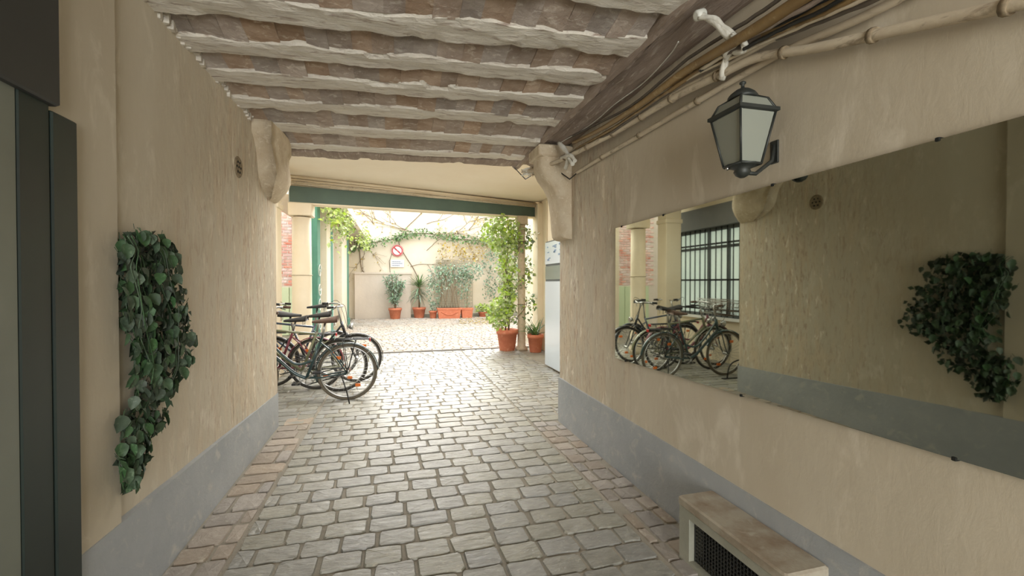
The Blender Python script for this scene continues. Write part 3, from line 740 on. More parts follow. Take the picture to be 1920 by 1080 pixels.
# ------------------------------------------------------------------ ivy on left wall
iv = thing('hanging_ivy', 'trailing dark green ivy hanging on the wall beside the dark door', 'ivy', (XL, 2.3, 1.5))
leafm = []
for v in range(4):
    m = MB(); r = random.Random(v); n = 10; L = .055; W = .045
    rim = []
    for k in range(n):
        a = k / n * 2 * math.pi; x = math.sin(a) * W / 2 * (1 + .06 * r.uniform(-1, 1)) * (1.1 if 2 < k < 8 else .9); z = L * .5 + math.cos(a) * L / 2
        if k == 0: z += .007
        rim.append((x, -abs(x) * .35 + r.uniform(-.002, .002) + (.006 if k in (0,) else 0), -z))
    m.add([(0, .004, -L * .5)] + rim, [(0, 1 + (k + 1) % n, 1 + k) for k in range(n)], True)
    m.tube([(0, 0, .022), (0, .002, 0)], .0014, 3, cap=False)
    leafm.append(m.mesh('ivy_leaf', M['ivy']))
sil = [(442, 222, 290), (470, 216, 332), (500, 216, 338), (530, 220, 340), (580, 224, 356), (620, 226, 364), (660, 240, 366), (690, 246, 362), (720, 246, 336), (760, 242, 318), (790, 222, 312), (830, 222, 292), (870, 214, 276), (918, 226, 258)]
def silx(y):
    for a, c_ in zip(sil, sil[1:]):
        if a[0] <= y <= c_[0]:
            f = (y - a[0]) / (c_[0] - a[0]); return a[1] + (c_[1] - a[1]) * f, a[2] + (c_[2] - a[2]) * f
rows = []
while len(rows) < 292:
    y = U(442, 915); a, c_ = silx(y); wgt = (c_ - a) / 140
    if rng.random() > wgt * .95 + .08: continue
    rows.append((U(a + 4, c_ - 4), y, U(-1.09, -1.02)))
for px, py, X in rows:
    p = at(px, py - 14, X=X)
    inst(rng.choice(leafm), 'leaf', iv, p - iv.location, (U(-.5, .7), U(-.55, .55), R(-90) + U(-.9, .9)) if False else (U(-.6, .3), U(-.6, .6), R(90) + U(-1.1, 1.1)), (U(.75, 1.2),) * 3)
sp = MB()
for k in range(9):
    f = k / 8; P = []
    for (y, a, c_) in sil[: (9 if k % 3 else 14)]:
        P.append(at(a + (c_ - a) * (.2 + .6 * f) + U(-6, 6), y, X=-1.06 + .05 * math.sin(k)))
    sp.tube(smooth(P, 3), .0022, 4)
sp.build('stems', M['ivy'], iv)
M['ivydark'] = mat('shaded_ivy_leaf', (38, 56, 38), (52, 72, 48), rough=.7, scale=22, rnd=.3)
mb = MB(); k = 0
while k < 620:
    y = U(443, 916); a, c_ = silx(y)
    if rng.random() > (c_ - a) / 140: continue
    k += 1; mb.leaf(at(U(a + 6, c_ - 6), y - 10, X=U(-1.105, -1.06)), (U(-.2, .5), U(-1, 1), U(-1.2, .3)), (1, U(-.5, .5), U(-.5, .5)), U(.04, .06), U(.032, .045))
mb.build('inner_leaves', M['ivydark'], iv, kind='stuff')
pk = MB()
q = [(XL, 2.16, 1.56), (XL + .035, 2.17, 1.56), (XL + .045, 2.24, 1.56), (XL + .035, 2.31, 1.56), (XL, 2.32, 1.56)]
q2 = [(XL, 2.19, 1.45), (XL + .02, 2.20, 1.45), (XL + .03, 2.24, 1.45), (XL + .02, 2.28, 1.45), (XL, 2.29, 1.45)]
pk.add(q2 + q, [(4, 3, 2, 1, 0), (5, 6, 7, 8, 9)] + [(i, (i + 1) % 5, 5 + (i + 1) % 5, 5 + i) for i in range(5)])
tag(pk.build('wall_planter', M['darkframe']), 'small dark wall planter hidden under the top of the ivy', 'planter')

# ------------------------------------------------------------------ bicycles
WR = .34
def bike(label, x, y, heading, paint, style='step', lean=0, stand=True, basket=None, rack=True, saddle='blackleather', tyre='rubber', bars='city', steer=0, chain=False, z_s=.96, group='bicycles parked in the bay'):
    """local frame: rear hub at x=0, front hub at x=1.08, heading +x, ground z=0"""
    t = thing('bicycle', label, 'bicycle', (x, y, 0), (R(lean), 0, R(heading)), group)
    P = M[paint]
    B = lambda mb, n, m, par=t: mb.build(n, m if not isinstance(m, str) else M[m], par, local=True)
    FX = 1.08; bb = (.45, 0, .29)
    top_h = Vector((.88, 0, .86)); low_h = Vector((.925, 0, .70))
    st = Vector((.27, 0, .78)) ; 
    f = MB()
    f.tube([bb, st], .016, 8)
    if style == 'step':
        f.tube(smooth([low_h, (.74, 0, .52), (.58, 0, .36), bb], 4), .020, 8); f.tube(smooth([top_h - Vector((-.01, 0, .04)), (.72, 0, .60), (.55, 0, .46), (.365, 0, .50)], 4), .014, 8)
    else:
        f.tube([low_h, bb], .018, 8); f.tube([top_h - Vector((-.012, 0, .03)), st - Vector((0, 0, .03))], .015, 8)
    f.tube([low_h - Vector((-.005, 0, .02)), top_h], .020, 8)
    for s in (-.055, .055):
        f.tube([bb, (.30, s, .30), (0, s, WR)], .009, 6); f.tube([st + Vector((.02, 0, -.08)), (.18, s, .62), (0, s, WR)], .008, 6)
    B(f, 'frame', P)
    sr = R(steer)
    # fork and front wheel
    fk = MB(); fk.tube([low_h, (.955, 0, .69)], .018, 6)
    for s in (-.05, .05): fk.tube(smooth([(.945, s * .8, .70), (.98, s, .58), (1.03, s, .43), (FX, s, WR)], 3), .009, 6)
    B(fk, 'fork', P)
    for name, cx in (('rear_wheel', 0), ('front_wheel', FX)):
        c = (cx, 0, WR)
        wh = MB(); wh.ring(c, WR - .018, .018, n=44, k=8); wt = B(wh, name, tyre)
        B(MB().ring(c, WR - .040, .009, n=40, k=6), 'rim', 'chrome', wt)
        B(MB().lathe((cx, 0, WR), [(.010, -.055), (.026, -.03), (.016, -.02), (.016, .02), (.026, .03), (.010, .055)], 10, Matrix.Rotation(R(90), 4, 'X')), 'hub', 'chrome', wt)
        sp_ = MB()
        for k in range(28):
            a = 2 * math.pi * k / 28; s = .025 if k % 2 else -.025; b0 = a + (.5 if k % 4 < 2 else -.5)
            sp_.tube([(cx + .022 * math.cos(b0), s, WR + .022 * math.sin(b0)), (cx + (WR - .045) * math.cos(a), 0, WR + (WR - .045) * math.sin(a))], .0013, 3, cap=False)
        B(sp_, 'spokes', 'chrome', wt)
        for a in (-125, 60): B(MB().box(cx + .2 * math.cos(R(a)) - .03, cx + .2 * math.cos(R(a)) + .03, -.008, .008, WR + .2 * math.sin(R(a)) - .018, WR + .2 * math.sin(R(a)) + .018, bev=.003), 'reflector', 'orange', wt)
        # mudguard: flat curved strip
        g = MB(); a0, a1 = (15, 200) if cx == 0 else (35, 190)
        if cx == 0: a0, a1 = -5 + 10, 195
        else: a0, a1 = 20, 190
        VV = []; fs = []; n = 26
        for i in range(n + 1):
            a = R(180 - (a0 + (a1 - a0) * i / n) if cx else a0 + (a1 - a0) * i / n)
            if cx == 0: a = R(180 - 0) - (a - 0)
            for yy, dr in ((-.026, .006), (-.016, .016), (.016, .016), (.026, .006)):
                VV.append((cx + (WR + dr) * math.cos(a), yy, WR + (WR + dr) * math.sin(a)))
        for i in range(n):
            for k in range(3): q_ = i * 4 + k; fs.append((q_, q_ + 1, q_ + 5, q_ + 4))
        g.add(VV, fs, True); B(g, 'mudguard', P)
        ms = MB()
        for s in (-.05, .05): ms.tube([(cx, s, WR), (cx + (-1 if cx == 0 else -1) * .25, s * .6, WR + .25)], .0025, 4)
        B(ms, 'mudguard_stay', 'chrome')
    # drivetrain on the right side (y<0)
    dr_ = MB().ring((bb[0], -.05, bb[2]), .085, .006, n=28, k=5)
    for k in range(5): a = k * 2 * math.pi / 5; dr_.tube([(bb[0], -.05, bb[2]), (bb[0] + .085 * math.cos(a), -.05, bb[2] + .085 * math.sin(a))], .005, 4)
    B(dr_, 'chainring', 'chrome')
    cc = MB(); cc.tube([(bb[0], -.05, bb[2] + .09), (0, -.05, WR + .035)], .007, 6); cc.tube([(bb[0], -.05, bb[2] - .09), (0, -.05, WR - .035)], .007, 6); B(cc, 'chain', 'black')
    for s, a in ((-1, R(-35)), (1, R(145))):
        e_ = (bb[0] + .165 * math.cos(a), s * .085, bb[2] + .165 * math.sin(a))
        cr = B(MB().tube([(bb[0], s * .065, bb[2]), e_], .009, 6), 'crank', 'chrome')
        B(MB().box(e_[0] - .045, e_[0] + .045, e_[1] if s > 0 else e_[1] - .09, e_[1] + .09 if s > 0 else e_[1], e_[2] - .011, e_[2] + .011, bev=.003), 'pedal', 'black', cr)
    # saddle
    B(MB().tube([st, st + Vector((-.03, 0, z_s - st.z - .03))], .0125, 8), 'seat_post', 'chrome')
    sx = st.x - .03; VV = []; fs = []; n = 10; k_ = 9
    for i in range(n + 1):
        f_ = i / n; xx = sx - .14 + .28 * f_; wd = .085 * (1 - f_) ** .8 + .020; hz = .045 - .028 * f_
        if i == 0: wd *= .8
        for k in range(k_):
            a = math.pi * k / (k_ - 1); VV.append((xx, wd * math.cos(a), z_s - .035 + hz * 1.6 * math.sin(a) ** .6 + .012 * (1 - f_) ** 2))
    for i in range(n):
        for k in range(k_ - 1): q_ = i * k_ + k; fs.append((q_, q_ + 1, q_ + k_ + 1, q_ + k_))
        fs.append((i * k_ + k_ - 1, i * k_, i * k_ + k_, i * k_ + 2 * k_ - 1))
    fs += [tuple(range(k_)), tuple(n * k_ + k for k in range(k_ - 1, -1, -1))]
    sd = B(MB().add(VV, fs, True), 'saddle', saddle)
    for s in (-.05, .05):
        spr = MB(); spr.tube([(sx - .1 + .008 * math.cos(i * 1.2), s + .012 * math.sin(i * 1.2), z_s - .085 + i * .0035) for i in range(18)], .003, 4)
        B(spr, 'spring', 'chrome', sd)
    # handlebar assembly
    hs = top_h + Vector((-.045, 0, .20 if bars == 'city' else .12))
    rot = Matrix.Translation(top_h) @ Matrix.Rotation(sr, 4, 'Z') @ Matrix.Translation(-top_h)
    B(MB().tube([rot @ (top_h - Vector((0, 0, .02))), rot @ hs, rot @ (hs + Vector((.05, 0, .01)))], .012, 8), 'stem', 'chrome')
    if bars == 'city': hp = [(-.17, -.29, .03), (-.06, -.27, .035), (.04, -.17, .03), (.05, 0, .01), (.04, .17, .03), (-.06, .27, .035), (-.17, .29, .03)]
    else: hp = [(-.03, -.31, .02), (.02, -.2, .02), (.05, 0, 0), (.02, .2, .02), (-.03, .31, .02)]
    hp = [rot @ (hs + Vector(p)) for p in hp]; pth = smooth(hp, 4)
    hb = B(MB().tube(pth, .011, 8), 'handlebar', 'chrome' if bars == 'city' else 'black')
    for e0, e1 in ((pth[0], pth[3]), (pth[-1], pth[-4])):
        B(MB().tube([e0, e1], .017, 8), 'grip', 'black' if saddle != 'brown' else 'brown', hb)
        dd = (e1 - e0); B(MB().tube([e1 + dd * .2 + Vector((.02, 0, -.01)), e0 + Vector((.055, 0, -.03))], .005, 5), 'brake_lever', 'black', hb)
        B(MB().tube(smooth([e1 + dd * .2, e1 + Vector((.14, 0, .02)), low_h + Vector((.04, 0, .05))], 5), .003, 4), 'brake_cable', 'black', hb)
    B(MB().lathe((1.0, 0, .79), [(.02, -.03), (.04, .0), (.045, .03), (.04, .034)], 14, Matrix.Rotation(R(90), 4, 'Y')), 'headlight', 'chrome')
    if rack:
        r_ = MB()
        for s in (-.06, -.02, .02, .06): r_.tube([(-.24, s, .735), (.2, s, .735)], .005, 5)
        for xx in (-.24, -.05, .14): r_.tube([(xx, -.065, .735), (xx, .065, .735)], .005, 5)
        for s in (-.065, .065): r_.tube([(-.1, s, .735), (0, s, WR)], .005, 5); r_.tube([(.05, s, .735), (0, s, WR)], .005, 5)
        B(r_, 'rear_rack', 'black'); B(MB().box(-.262, -.25, -.03, .03, .70, .74, bev=.003), 'tail_light', 'red')
    if stand:
        B(MB().tube([(.06, .06, .30), (.0, .15, .16), (-.04, .21, .01)], .008, 6), 'kickstand', 'black')
    if basket:
        bx = MB(); cx, cy, cz = rot @ Vector((1.03, 0, .92)); 
        for z_, hh in ((0, .11), (.06, .12), (.12, .13), (.18, .145), (.22, .15)):
            q_ = [(cx - hh * .8, cy - hh * 1.2, cz + z_), (cx + hh * .9, cy - hh * 1.2, cz + z_), (cx + hh * .9, cy + hh * 1.2, cz + z_), (cx - hh * .8, cy + hh * 1.2, cz + z_)]
            bx.tube(q_, .0035, 4, closed=True)
        for i in range(12):
            for e_ in (-1, 1):
                f_ = -1 + 2 * i / 11
                bx.tube([(cx + .005 + f_ * .09, cy + e_ * .132, cz), (cx + .008 + f_ * .125, cy + e_ * .18, cz + .22)], .002, 3)
                bx.tube([(cx + (.099 if e_ > 0 else -.088), cy + f_ * .132, cz), (cx + (.135 if e_ > 0 else -.12), cy + f_ * .18, cz + .22)], .002, 3)
                bx.tube([(cx - .088, cy + f_ * .13, cz), (cx + .099, cy + f_ * .13, cz)], .002, 3)
        B(bx, 'basket', basket)
    return t
bike('nearest bicycle with step-through petrol frame, brown saddle and front basket', -.545, 5.53, 180, 'bluegreen', 'step', -3, True, 'wicker', True, 'brown', 'tan_rubber', z_s=.97)
bike('black bicycle with its swept handlebar turned towards the passage', -1.60, 6.48, 2, 'blackpaint', 'step', 3, False, None, True, 'blackleather', 'rubber', steer=12, z_s=.98)
bike('olive diamond-frame bicycle with black saddle, second from the passage end', -.68, 5.99, 181, 'olive', 'diamond', -2, False, 'white', False, 'blackleather', 'rubber', 'flat', z_s=1.0)
bike('crimson bicycle standing between the black and olive ones', -1.0, 6.2, 176, 'crimson', 'step', -2, False, None, True, 'blackleather', 'rubber', 'flat', z_s=.93)
bike('grey-blue bicycle standing closest to the round column', -.86, 6.88, 178, 'navy', 'diamond', 2, False, None, False, 'blackleather', 'rubber', 'city', z_s=1.06)
# hoop stand on the ground by the front wheels
hs = thing('floor_hoop', 'low black floor hoop by the basket bicycle front wheel', 'bicycle rack', (-1.70, 5.3, 0))
MB().tube(smooth([(-1.93, 5.3, 0), (-1.88, 5.3, .2), (-1.70, 5.3, .27), (-1.52, 5.3, .2), (-1.47, 5.3, 0)], 5), .010, 8).build('hoop', M['black'], hs)
MB().box(-2.0, -1.4, 5.27, 5.33, 0.008, .018).build('base_bar', M['black'], hs)

# ------------------------------------------------------------------ right bay door panel
b = MB(); b.box(2.44, 2.50, 5.9, 6.93, .03, 2.08, bev=.004)
d2 = b.build('door_2', M['frame'], kind='structure')
MB().box(2.425, 2.46, 5.95, 6.92, .035, 1.42, bev=.003).build('door_panel', M['blupanel'], d2)
MB().box(2.425, 2.46, 5.95, 6.92, 1.70, 2.06, bev=.003).build('notice_panel', M['blupanel'], d2)
MB().box(2.43, 2.46, 5.95, 6.92, 1.45, 1.67, bev=.003).build('glass_pane', M['glass'], d2)
m = MB()
for k in range(14):
    y, z = 6.2 + U(0, .6), 1.75 + U(0, .24); m.box(2.420, 2.426, y, y + U(.03, .09), z, z + U(.012, .03))
m.build('faded_print', M['print'], d2)

# ------------------------------------------------------------------ courtyard
YF = 18.1
b = MB(); b.box(-6, 6, YF, YF + .3, -.1, 4.7); struct('wall_far', b, M['creamwall'])
b = MB(); b.box(3.1, 3.3, 8.95, 10.7, -.1, 4.7); b.box(3.3, 5.7, 10.5, 10.7, -.1, 4.7); b.box(5.6, 5.9, 10.7, YF, -.1, 4.7); struct('wall_courtyard_right', b, M['creamwall'])
b = MB(); b.box(-1.5, .62, YF - .2, YF, -.02, 1.74); b.box(-1.5, .66, YF - .24, YF, 1.74, 1.80); struct('wall_low', b, M['pinkwall'])
b = MB(); b.box(-1.35, 5.6, YF - .03, YF, 0, .12); struct('baseboard_far', b, M['concrete'])
# facade on the left with teal pilasters
b = MB(); b.box(-1.9, -1.72, 9.25, YF, -.1, 3.1)
fc = struct('wall_courtyard_left', b, M['creamwall'])
b = MB(); b.box(-2.6, -1.72, 9.25, YF, 3.1, 3.2); b.box(-1.95, -1.05, 9.25, YF, 3.16, 3.26); b.box(-1.12, -1.0, 9.25, YF, 3.02, 3.20)
struct('cornice_courtyard', b, M['creamwall'])
for y0, y1 in ((9.25, 9.6), (11.1, 11.5), (14.7, 15.3)):
    pt = thing('teal_pilaster', {9.25: 'teal pilaster closest to the round column', 11.1: 'middle teal pilaster on the courtyard shopfront', 14.7: 'furthest teal pilaster on the courtyard shopfront'}[y0], 'pilaster', (-1.55, y0, 0))
    MB().box(-1.72, -1.46, y0, y1, .0, 3.1, bev=.01).build('shaft', M['teal'], pt); MB().box(-1.72, -1.43, y0 - .03, y1 + .03, 0, .25, bev=.01).build('plinth', M['teal'], pt)
for i, (y0, y1) in enumerate(((9.65, 10.35), (11.9, 13.2), (15.4, 16.8))):
    wv = MB(); wv.box(-1.73, -1.66, y0, y1, .15, .22).box(-1.73, -1.66, y0, y1, 2.7, 2.8).box(-1.73, -1.66, y0, y0 + .07, .2, 2.7).box(-1.73, -1.66, y1 - .07, y1, .2, 2.7)
    wv = wv.build('window_%d' % (i + 2), M['signwhite'], kind='structure')
    MB().box(-1.72, -1.69, y0 + .07, y1 - .07, .22, 2.7).build('pane', M['bluewhite'], wv)
    MB().box(-1.73, -1.67, y0, y1, 1.9, 1.95).build('glazing_bar', M['signwhite'], wv)
b = MB(); b.box(-1.73, -1.45, 10.4, 11.0, 0, 3.1, bev=.01).box(-1.73, -1.45, 13.3, 14.6, 0, 3.1, bev=.01); struct('trim_5', b, M['creamwall'])
# white iron scroll on first pilaster
sc = thing('iron_scroll', 'white curled iron scrollwork beside the round column', 'ironwork', (-1.42, 8.8, 1))
for k in range(4):
    P = []
    for i in range(22):
        a = i * .38 * (1 if k % 2 else -1); r_ = .16 * (1 - i / 26); P.append((-1.44, 9.4 + r_ * math.cos(a), .6 + k * .34 + r_ * math.sin(a)))
    MB().tube(P, .009, 5).build('scroll', M['signwhite'], sc)
# neighbouring wall behind the bay gap: painted brick over pale boards
b = MB(); b.box(-6, -5.8, 4.6, 13, -.1, 4.5); b.box(-5.8, -1.9, 12.8, 13, -.1, 4.5); nb = struct('wall_neighbour', b, M['pinkwall'])
bm_ = MB().box(-.1, .1, -.012, .012, -.03, .03, bev=.004).mesh('brick', M['redbrick'])
k = 0
for j in range(34):
    for i in range(14):
        inst(bm_, 'brick', nb, (-5.0 + i * .225 + (j % 2) * .11, 12.795, 1.35 + j * .078), (0, 0, 0), (U(.96, 1.02), 1, U(.95, 1.03)))
b = MB()
for i in range(9): b.box(-3.9 + i * .22, -3.9 + i * .22 + .205, 12.74, 12.8, 0, 1.28, bev=.004)
pf = thing('board_panel', 'pale green boarded panel under the painted brick', 'panel', (-3, 12.75, 0))
M['palegreen'] = mat('pale_green_boards', (202, 216, 178), rough=.7)
for i in range(13): MB().box(-4.9 + i * .22, -4.9 + i * .22 + .205, 12.74, 12.79, 0, 1.28, bev=.004).build('board', M['palegreen'], pf)

# no-parking sign and plaque
def FP(px, py, Y=YF - .05): return at(px, py, Y=Y)
sc_ = FP(745, 470); rr = .235
sg = thing('round_sign', 'round red and white prohibition sign on the far courtyard wall', 'sign', sc_)
ry = Matrix.Rotation(R(90), 4, 'X')
MB().lathe(sc_, [(rr, -.01), (rr, .01)], 36, ry, smooth=False).build('plate', M['signred'], sg)
MB().lathe(sc_ + Vector((0, -.012, 0)), [(rr * .93, 0), (rr * .93, .004)], 36, ry, smooth=False).build('white_field', M['signwhite'], sg)
ring_ = MB(); ring_.ring(sc_ + Vector((0, -.019, 0)), rr * .80, .022, 'y', 36, 6); ring_.build('red_ring', M['signred'], sg)
MB().box(-rr * .8, rr * .8, -.006, .006, -.022, .022, Matrix.Translation(sc_ + Vector((0, -.022, 0))) @ Matrix.Rotation(R(45), 4, 'Y')).build('slash', M['signred'], sg)
for dx_, dz_ in ((-.07, .05), (.07, -.05)): MB().box(-.022, .022, -.004, .004, -.05, .05, Matrix.Translation(sc_ + Vector((dx_, -.018, dz_))) @ Matrix.Rotation(R(-45), 4, 'Y')).build('mark', M['signblue'], sg)
pq = FP(745, 494)
pg = thing('white_plaque', 'small white lettered plaque below the round sign', 'sign', pq)
MB().box(pq.x - .26, pq.x + .26, pq.y - .012, pq.y + .012, pq.z - .15, pq.z + .15, bev=.005).build('plate', M['signwhite'], pg)
m = MB()
for j, (n_, z_) in enumerate(((9, .07), (11, 0), (8, -.08))):
    for i in range(n_): x_ = pq.x - .2 + i * .037; m.box(x_, x_ + .022, pq.y - .016, pq.y - .012, pq.z + z_ - .018, pq.z + z_ + .018)
m.build('lettering', M['signblue'], pg)
MB().tube([FP(736, 472), FP(730, 490), FP(732, 520)], .01, 5).build('wire', M['cable'], pg)

# trellis panels
for lab, xa, xb, za, zb_, nx_, nz_ in (('fine square trellis behind the long planter', 818, 858, 578, 488, 15, 22), ('coarse square trellis right of the fine one', 861, 886, 575, 484, 6, 14)):
    p0, p1 = FP(xa, za, YF - .08), FP(xb, zb_, YF - .08)
    tr = thing('trellis', lab, 'trellis', p0)
    for i in range(nx_): x_ = p0.x + (p1.x - p0.x) * i / (nx_ - 1); MB().box(x_ - .014, x_ + .014, p0.y - .012, p0.y, p0.z, p1.z).build('slat', M['trellis'], tr)
    for i in range(nz_): z_ = p0.z + (p1.z - p0.z) * i / (nz_ - 1); MB().box(p0.x, p1.x, p0.y, p0.y + .012, z_ - .014, z_ + .014).build('slat', M['trellis'], tr)

# ------------------------------------------------------------------ plants
def pot(t, c, r, h):
    c = Vector(c)
    MB().lathe(c, [(r * .66, 0), (r * .70, .01), (r * .92, h * .80), (r, h * .80), (r * 1.02, h), (r * .92, h), (r * .88, h * .9), (r * .5, h * .88)], 26).build('pot', M['terra'], t)
    MB().lathe(c + Vector((0, 0, h * .86)), [(r * .86, 0), (r * .8, .02), (.01, .03)], 16).build('soil', M['soil'], t)
def rdir(up=.2):
    return Vector((U(-1, 1), U(-1, 1), U(-1 + up, 1 + up))).normalized()
def cloud(pts, L, W, jit, name, m, par, up=-.2):
    mb = MB()
    for p in pts:
        q = Vector(p) + Vector((U(-jit, jit), U(-jit, jit), U(-jit, jit))); s = U(.7, 1.25); mb.leaf(q, rdir(up), rdir(1), L * s, W * s)
    return mb.build(name, M[m], par, kind='stuff')

# potted plants along the far wall
def base_at(px, py): return at(px, py, Z=0)
c = base_at(741, 598); t = thing('potted_oleander', 'potted sparse grey-green shrub below the round sign', 'potted plant', c); pot(t, c, .25, .42)
mb = MB(); pts = []
for k in range(9):
    a = k * .7; tip = c + Vector((.42 * math.cos(a) * U(.5, 1), .25 * math.sin(a), U(1.2, 1.65))); mid_ = c + Vector((.1 * math.cos(a), .08 * math.sin(a), .8)); P = smooth([c + Vector((0, 0, .36)), mid_, tip], 6)
    mb.tube(P, .012, 4)
    for q in P[5:]: pts += [q] * 11
mb.build('stem', M['bark'], t); cloud(pts, .17, .045, .09, 'foliage', 'sage', t, .2)

c = base_at(786, 596); t = thing('potted_yucca', 'potted yucca with spiky crown against the far wall', 'potted plant', c); pot(t, c, .26, .42)
MB().tube([c + Vector((0, 0, .38)), c + Vector((.02, 0, .9)), c + Vector((0, 0, 1.3))], .035, 8).build('trunk', M['bark'], t)
mb = MB()
def strap(mb, p, d, L, W, droop):
    p = Vector(p); d = Vector(d).normalized(); sd = d.cross(Vector((0, 0, 1))); sd = sd.normalized() if sd.length > .01 else Vector((1, 0, 0)); V = []; n = 5
    for i in range(n + 1):
        f = i / n; q = p + d * L * f + Vector((0, 0, -droop * L * f * f)); w_ = W * (1 - f) ** .6 * .5 + .002; V += [q - sd * w_, q + Vector((0, 0, -w_ * .5)), q + sd * w_]
    mb.add(V, [(3 * i + k, 3 * i + k + 1, 3 * i + k + 4, 3 * i + k + 3) for i in range(n) for k in range(2)], True)
for k in range(44):
    a = U(0, 6.28); e_ = U(.1, 1.3); strap(mb, c + Vector((0, 0, 1.25 + U(-.05, .1))), (math.cos(a) * math.cos(e_), math.sin(a) * math.cos(e_), math.sin(e_)), U(.5, .74), .055, .2)
mb.build('leaves', M['mid'], t, kind='stuff')
mb = MB()
for k in range(46):
    a = U(0, 6.28); e_ = U(-.5, .4); strap(mb, c + Vector((0, 0, U(.75, 1.2))), (math.cos(a) * math.cos(e_), math.sin(a) * math.cos(e_), math.sin(e_)), U(.35, .55), .04, .6)
mb.build('drooping_leaves', M['sage'], t, kind='stuff')

c = base_at(812, 597); t = thing('small_pot', 'small terracotta pot with thin sprigs left of the long planter', 'potted plant', c); pot(t, c, .16, .30)
cloud([c + Vector((U(-.1, .1), U(-.1, .1), U(.32, .65))) for _ in range(70)], .12, .04, .03, 'foliage', 'sage', t)
c = base_at(842, 597); t = thing('long_planter', 'long rectangular terracotta planter with swag relief under the trellis', 'planter', c)
m = MB(); P = []
for z, hx, hy in ((0, .40, .14), (.36, .45, .17), (.36, .47, .19), (.42, .47, .19)): P.append([(c.x - hx, c.y - hy, z), (c.x + hx, c.y - hy, z), (c.x + hx, c.y + hy, z), (c.x - hx, c.y + hy, z)])
V = [q for r_ in P for q in r_]; m.add(V, [(3, 2, 1, 0), (12, 13, 14, 15)] + [(4 * k + i, 4 * k + (i + 1) % 4, 4 * k + 4 + (i + 1) % 4, 4 * k + 4 + i) for k in range(3) for i in range(4)]); m.build('trough', M['terra'], t)
MB().tube([(c.x - .32 + .64 * i / 12, c.y - .175 + .0 * i, .27 - .12 * math.sin(math.pi * i / 12)) for i in range(13)], .014, 6).build('swag', M['terra'], t)
MB().box(c.x - .42, c.x + .42, c.y - .15, c.y + .15, .40, .425).build('soil', M['soil'], t)
mb = MB(); pts = []
for k in range(8):
    x_ = c.x - .4 + k * .11; P = smooth([(x_, c.y, .42), (x_ + U(-.2, .2), c.y + .1, 1.1), (x_ + U(-.4, .4), c.y + .1, 1.9)], 5); mb.tube(P, .012, 4)
mb.build('stem', M['bark'], t)
for (x_, z_, w_, h_, n_) in ((-.35, 1.6, .5, .5, 260), (.2, 1.75, .6, .38, 280), (-.55, 1.0, .3, .6, 170), (.55, 1.35, .28, .6, 180), (.9, 1.85, .5, .35, 260)):
    for _ in range(n_):
        a = U(0, 6.28); r_ = math.sqrt(U(0, 1)); pts.append((c.x + x_ + w_ * r_ * math.cos(a), c.y + U(-.05, .28), z_ + h_ * r_ * math.sin(a)))
cloud(pts, .13, .055, .03, 'foliage', 'sage', t)
c = base_at(875, 596); t = thing('square_pot', 'terracotta pot with a thin climber touching the long planter', 'potted plant', c)
m = MB(); V = []
for z, h_ in ((0, .19), (.33, .22), (.33, .24), (.40, .24)): V += [(c.x - h_, c.y - h_ * .8, z), (c.x + h_, c.y - h_ * .8, z), (c.x + h_, c.y + h_ * .8, z), (c.x - h_, c.y + h_ * .8, z)]
m.add(V, [(3, 2, 1, 0), (12, 13, 14, 15)] + [(4 * k + i, 4 * k + (i + 1) % 4, 4 * k + 4 + (i + 1) % 4, 4 * k + 4 + i) for k in range(3) for i in range(4)]); m.build('pot', M['terra'], t)
P = smooth([c + Vector((0, 0, .38)), c + Vector((.05, .05, 1)), c + Vector((.2, .1, 1.7))], 5); MB().tube(P, .012, 4).build('stem', M['bark'], t)
cloud([q for q in P for _ in range(9)], .11, .04, .12, 'foliage', 'sage', t)
c = base_at(905, 594); t = thing('potted_herb', 'low terracotta pot with bright green mound near the trellis', 'potted plant', c); pot(t, c, .18, .20)
cloud([c + Vector((U(-.28, .28), U(-.2, .2), U(.2, .5))) for _ in range(260)], .10, .06, .03, 'foliage', 'lime', t, .3)

# big pot and climber by slim post
c = at(951, 657, Z=0); t = thing('large_potted_climber', 'large terracotta pot with tall lime-green climber left of the slim post', 'potted plant', c); pot(t, c, .225, .44)
mb = MB(); pts = []
for k in range(6):
    P = smooth([c + Vector((U(-.05, .05), 0, .4)), c + Vector((U(-.1, .15), U(-.05, .05), 1.1)), c + Vector((U(-.1, .2), U(-.05, .1), 1.8)), c + Vector((U(-.5, .3), U(-.1, .1), 2.55))], 6); mb.tube(P, .009, 4)
    for q in P[4:]: pts += [q] * 8
mb.build('stem', M['bark'], t)
f1 = cloud(pts, .10, .075, .13, 'foliage', 'lime', t)
pts = []
for _ in range(330): a = U(0, 6.28); r_ = math.sqrt(U(0, 1)); pts.append(c + Vector((-.17 + .22 * r_ * math.cos(a), U(-.2, .15), .78 + .3 * r_ * math.sin(a))))
for _ in range(400): a = U(0, 6.28); r_ = math.sqrt(U(0, 1)); pts.append(c + Vector((-.12 + .42 * r_ * math.cos(a), U(-.2, .2), 2.42 + .36 * r_ * math.sin(a))))
cloud(pts, .10, .075, .03, 'bushy_foliage', 'lime', t)
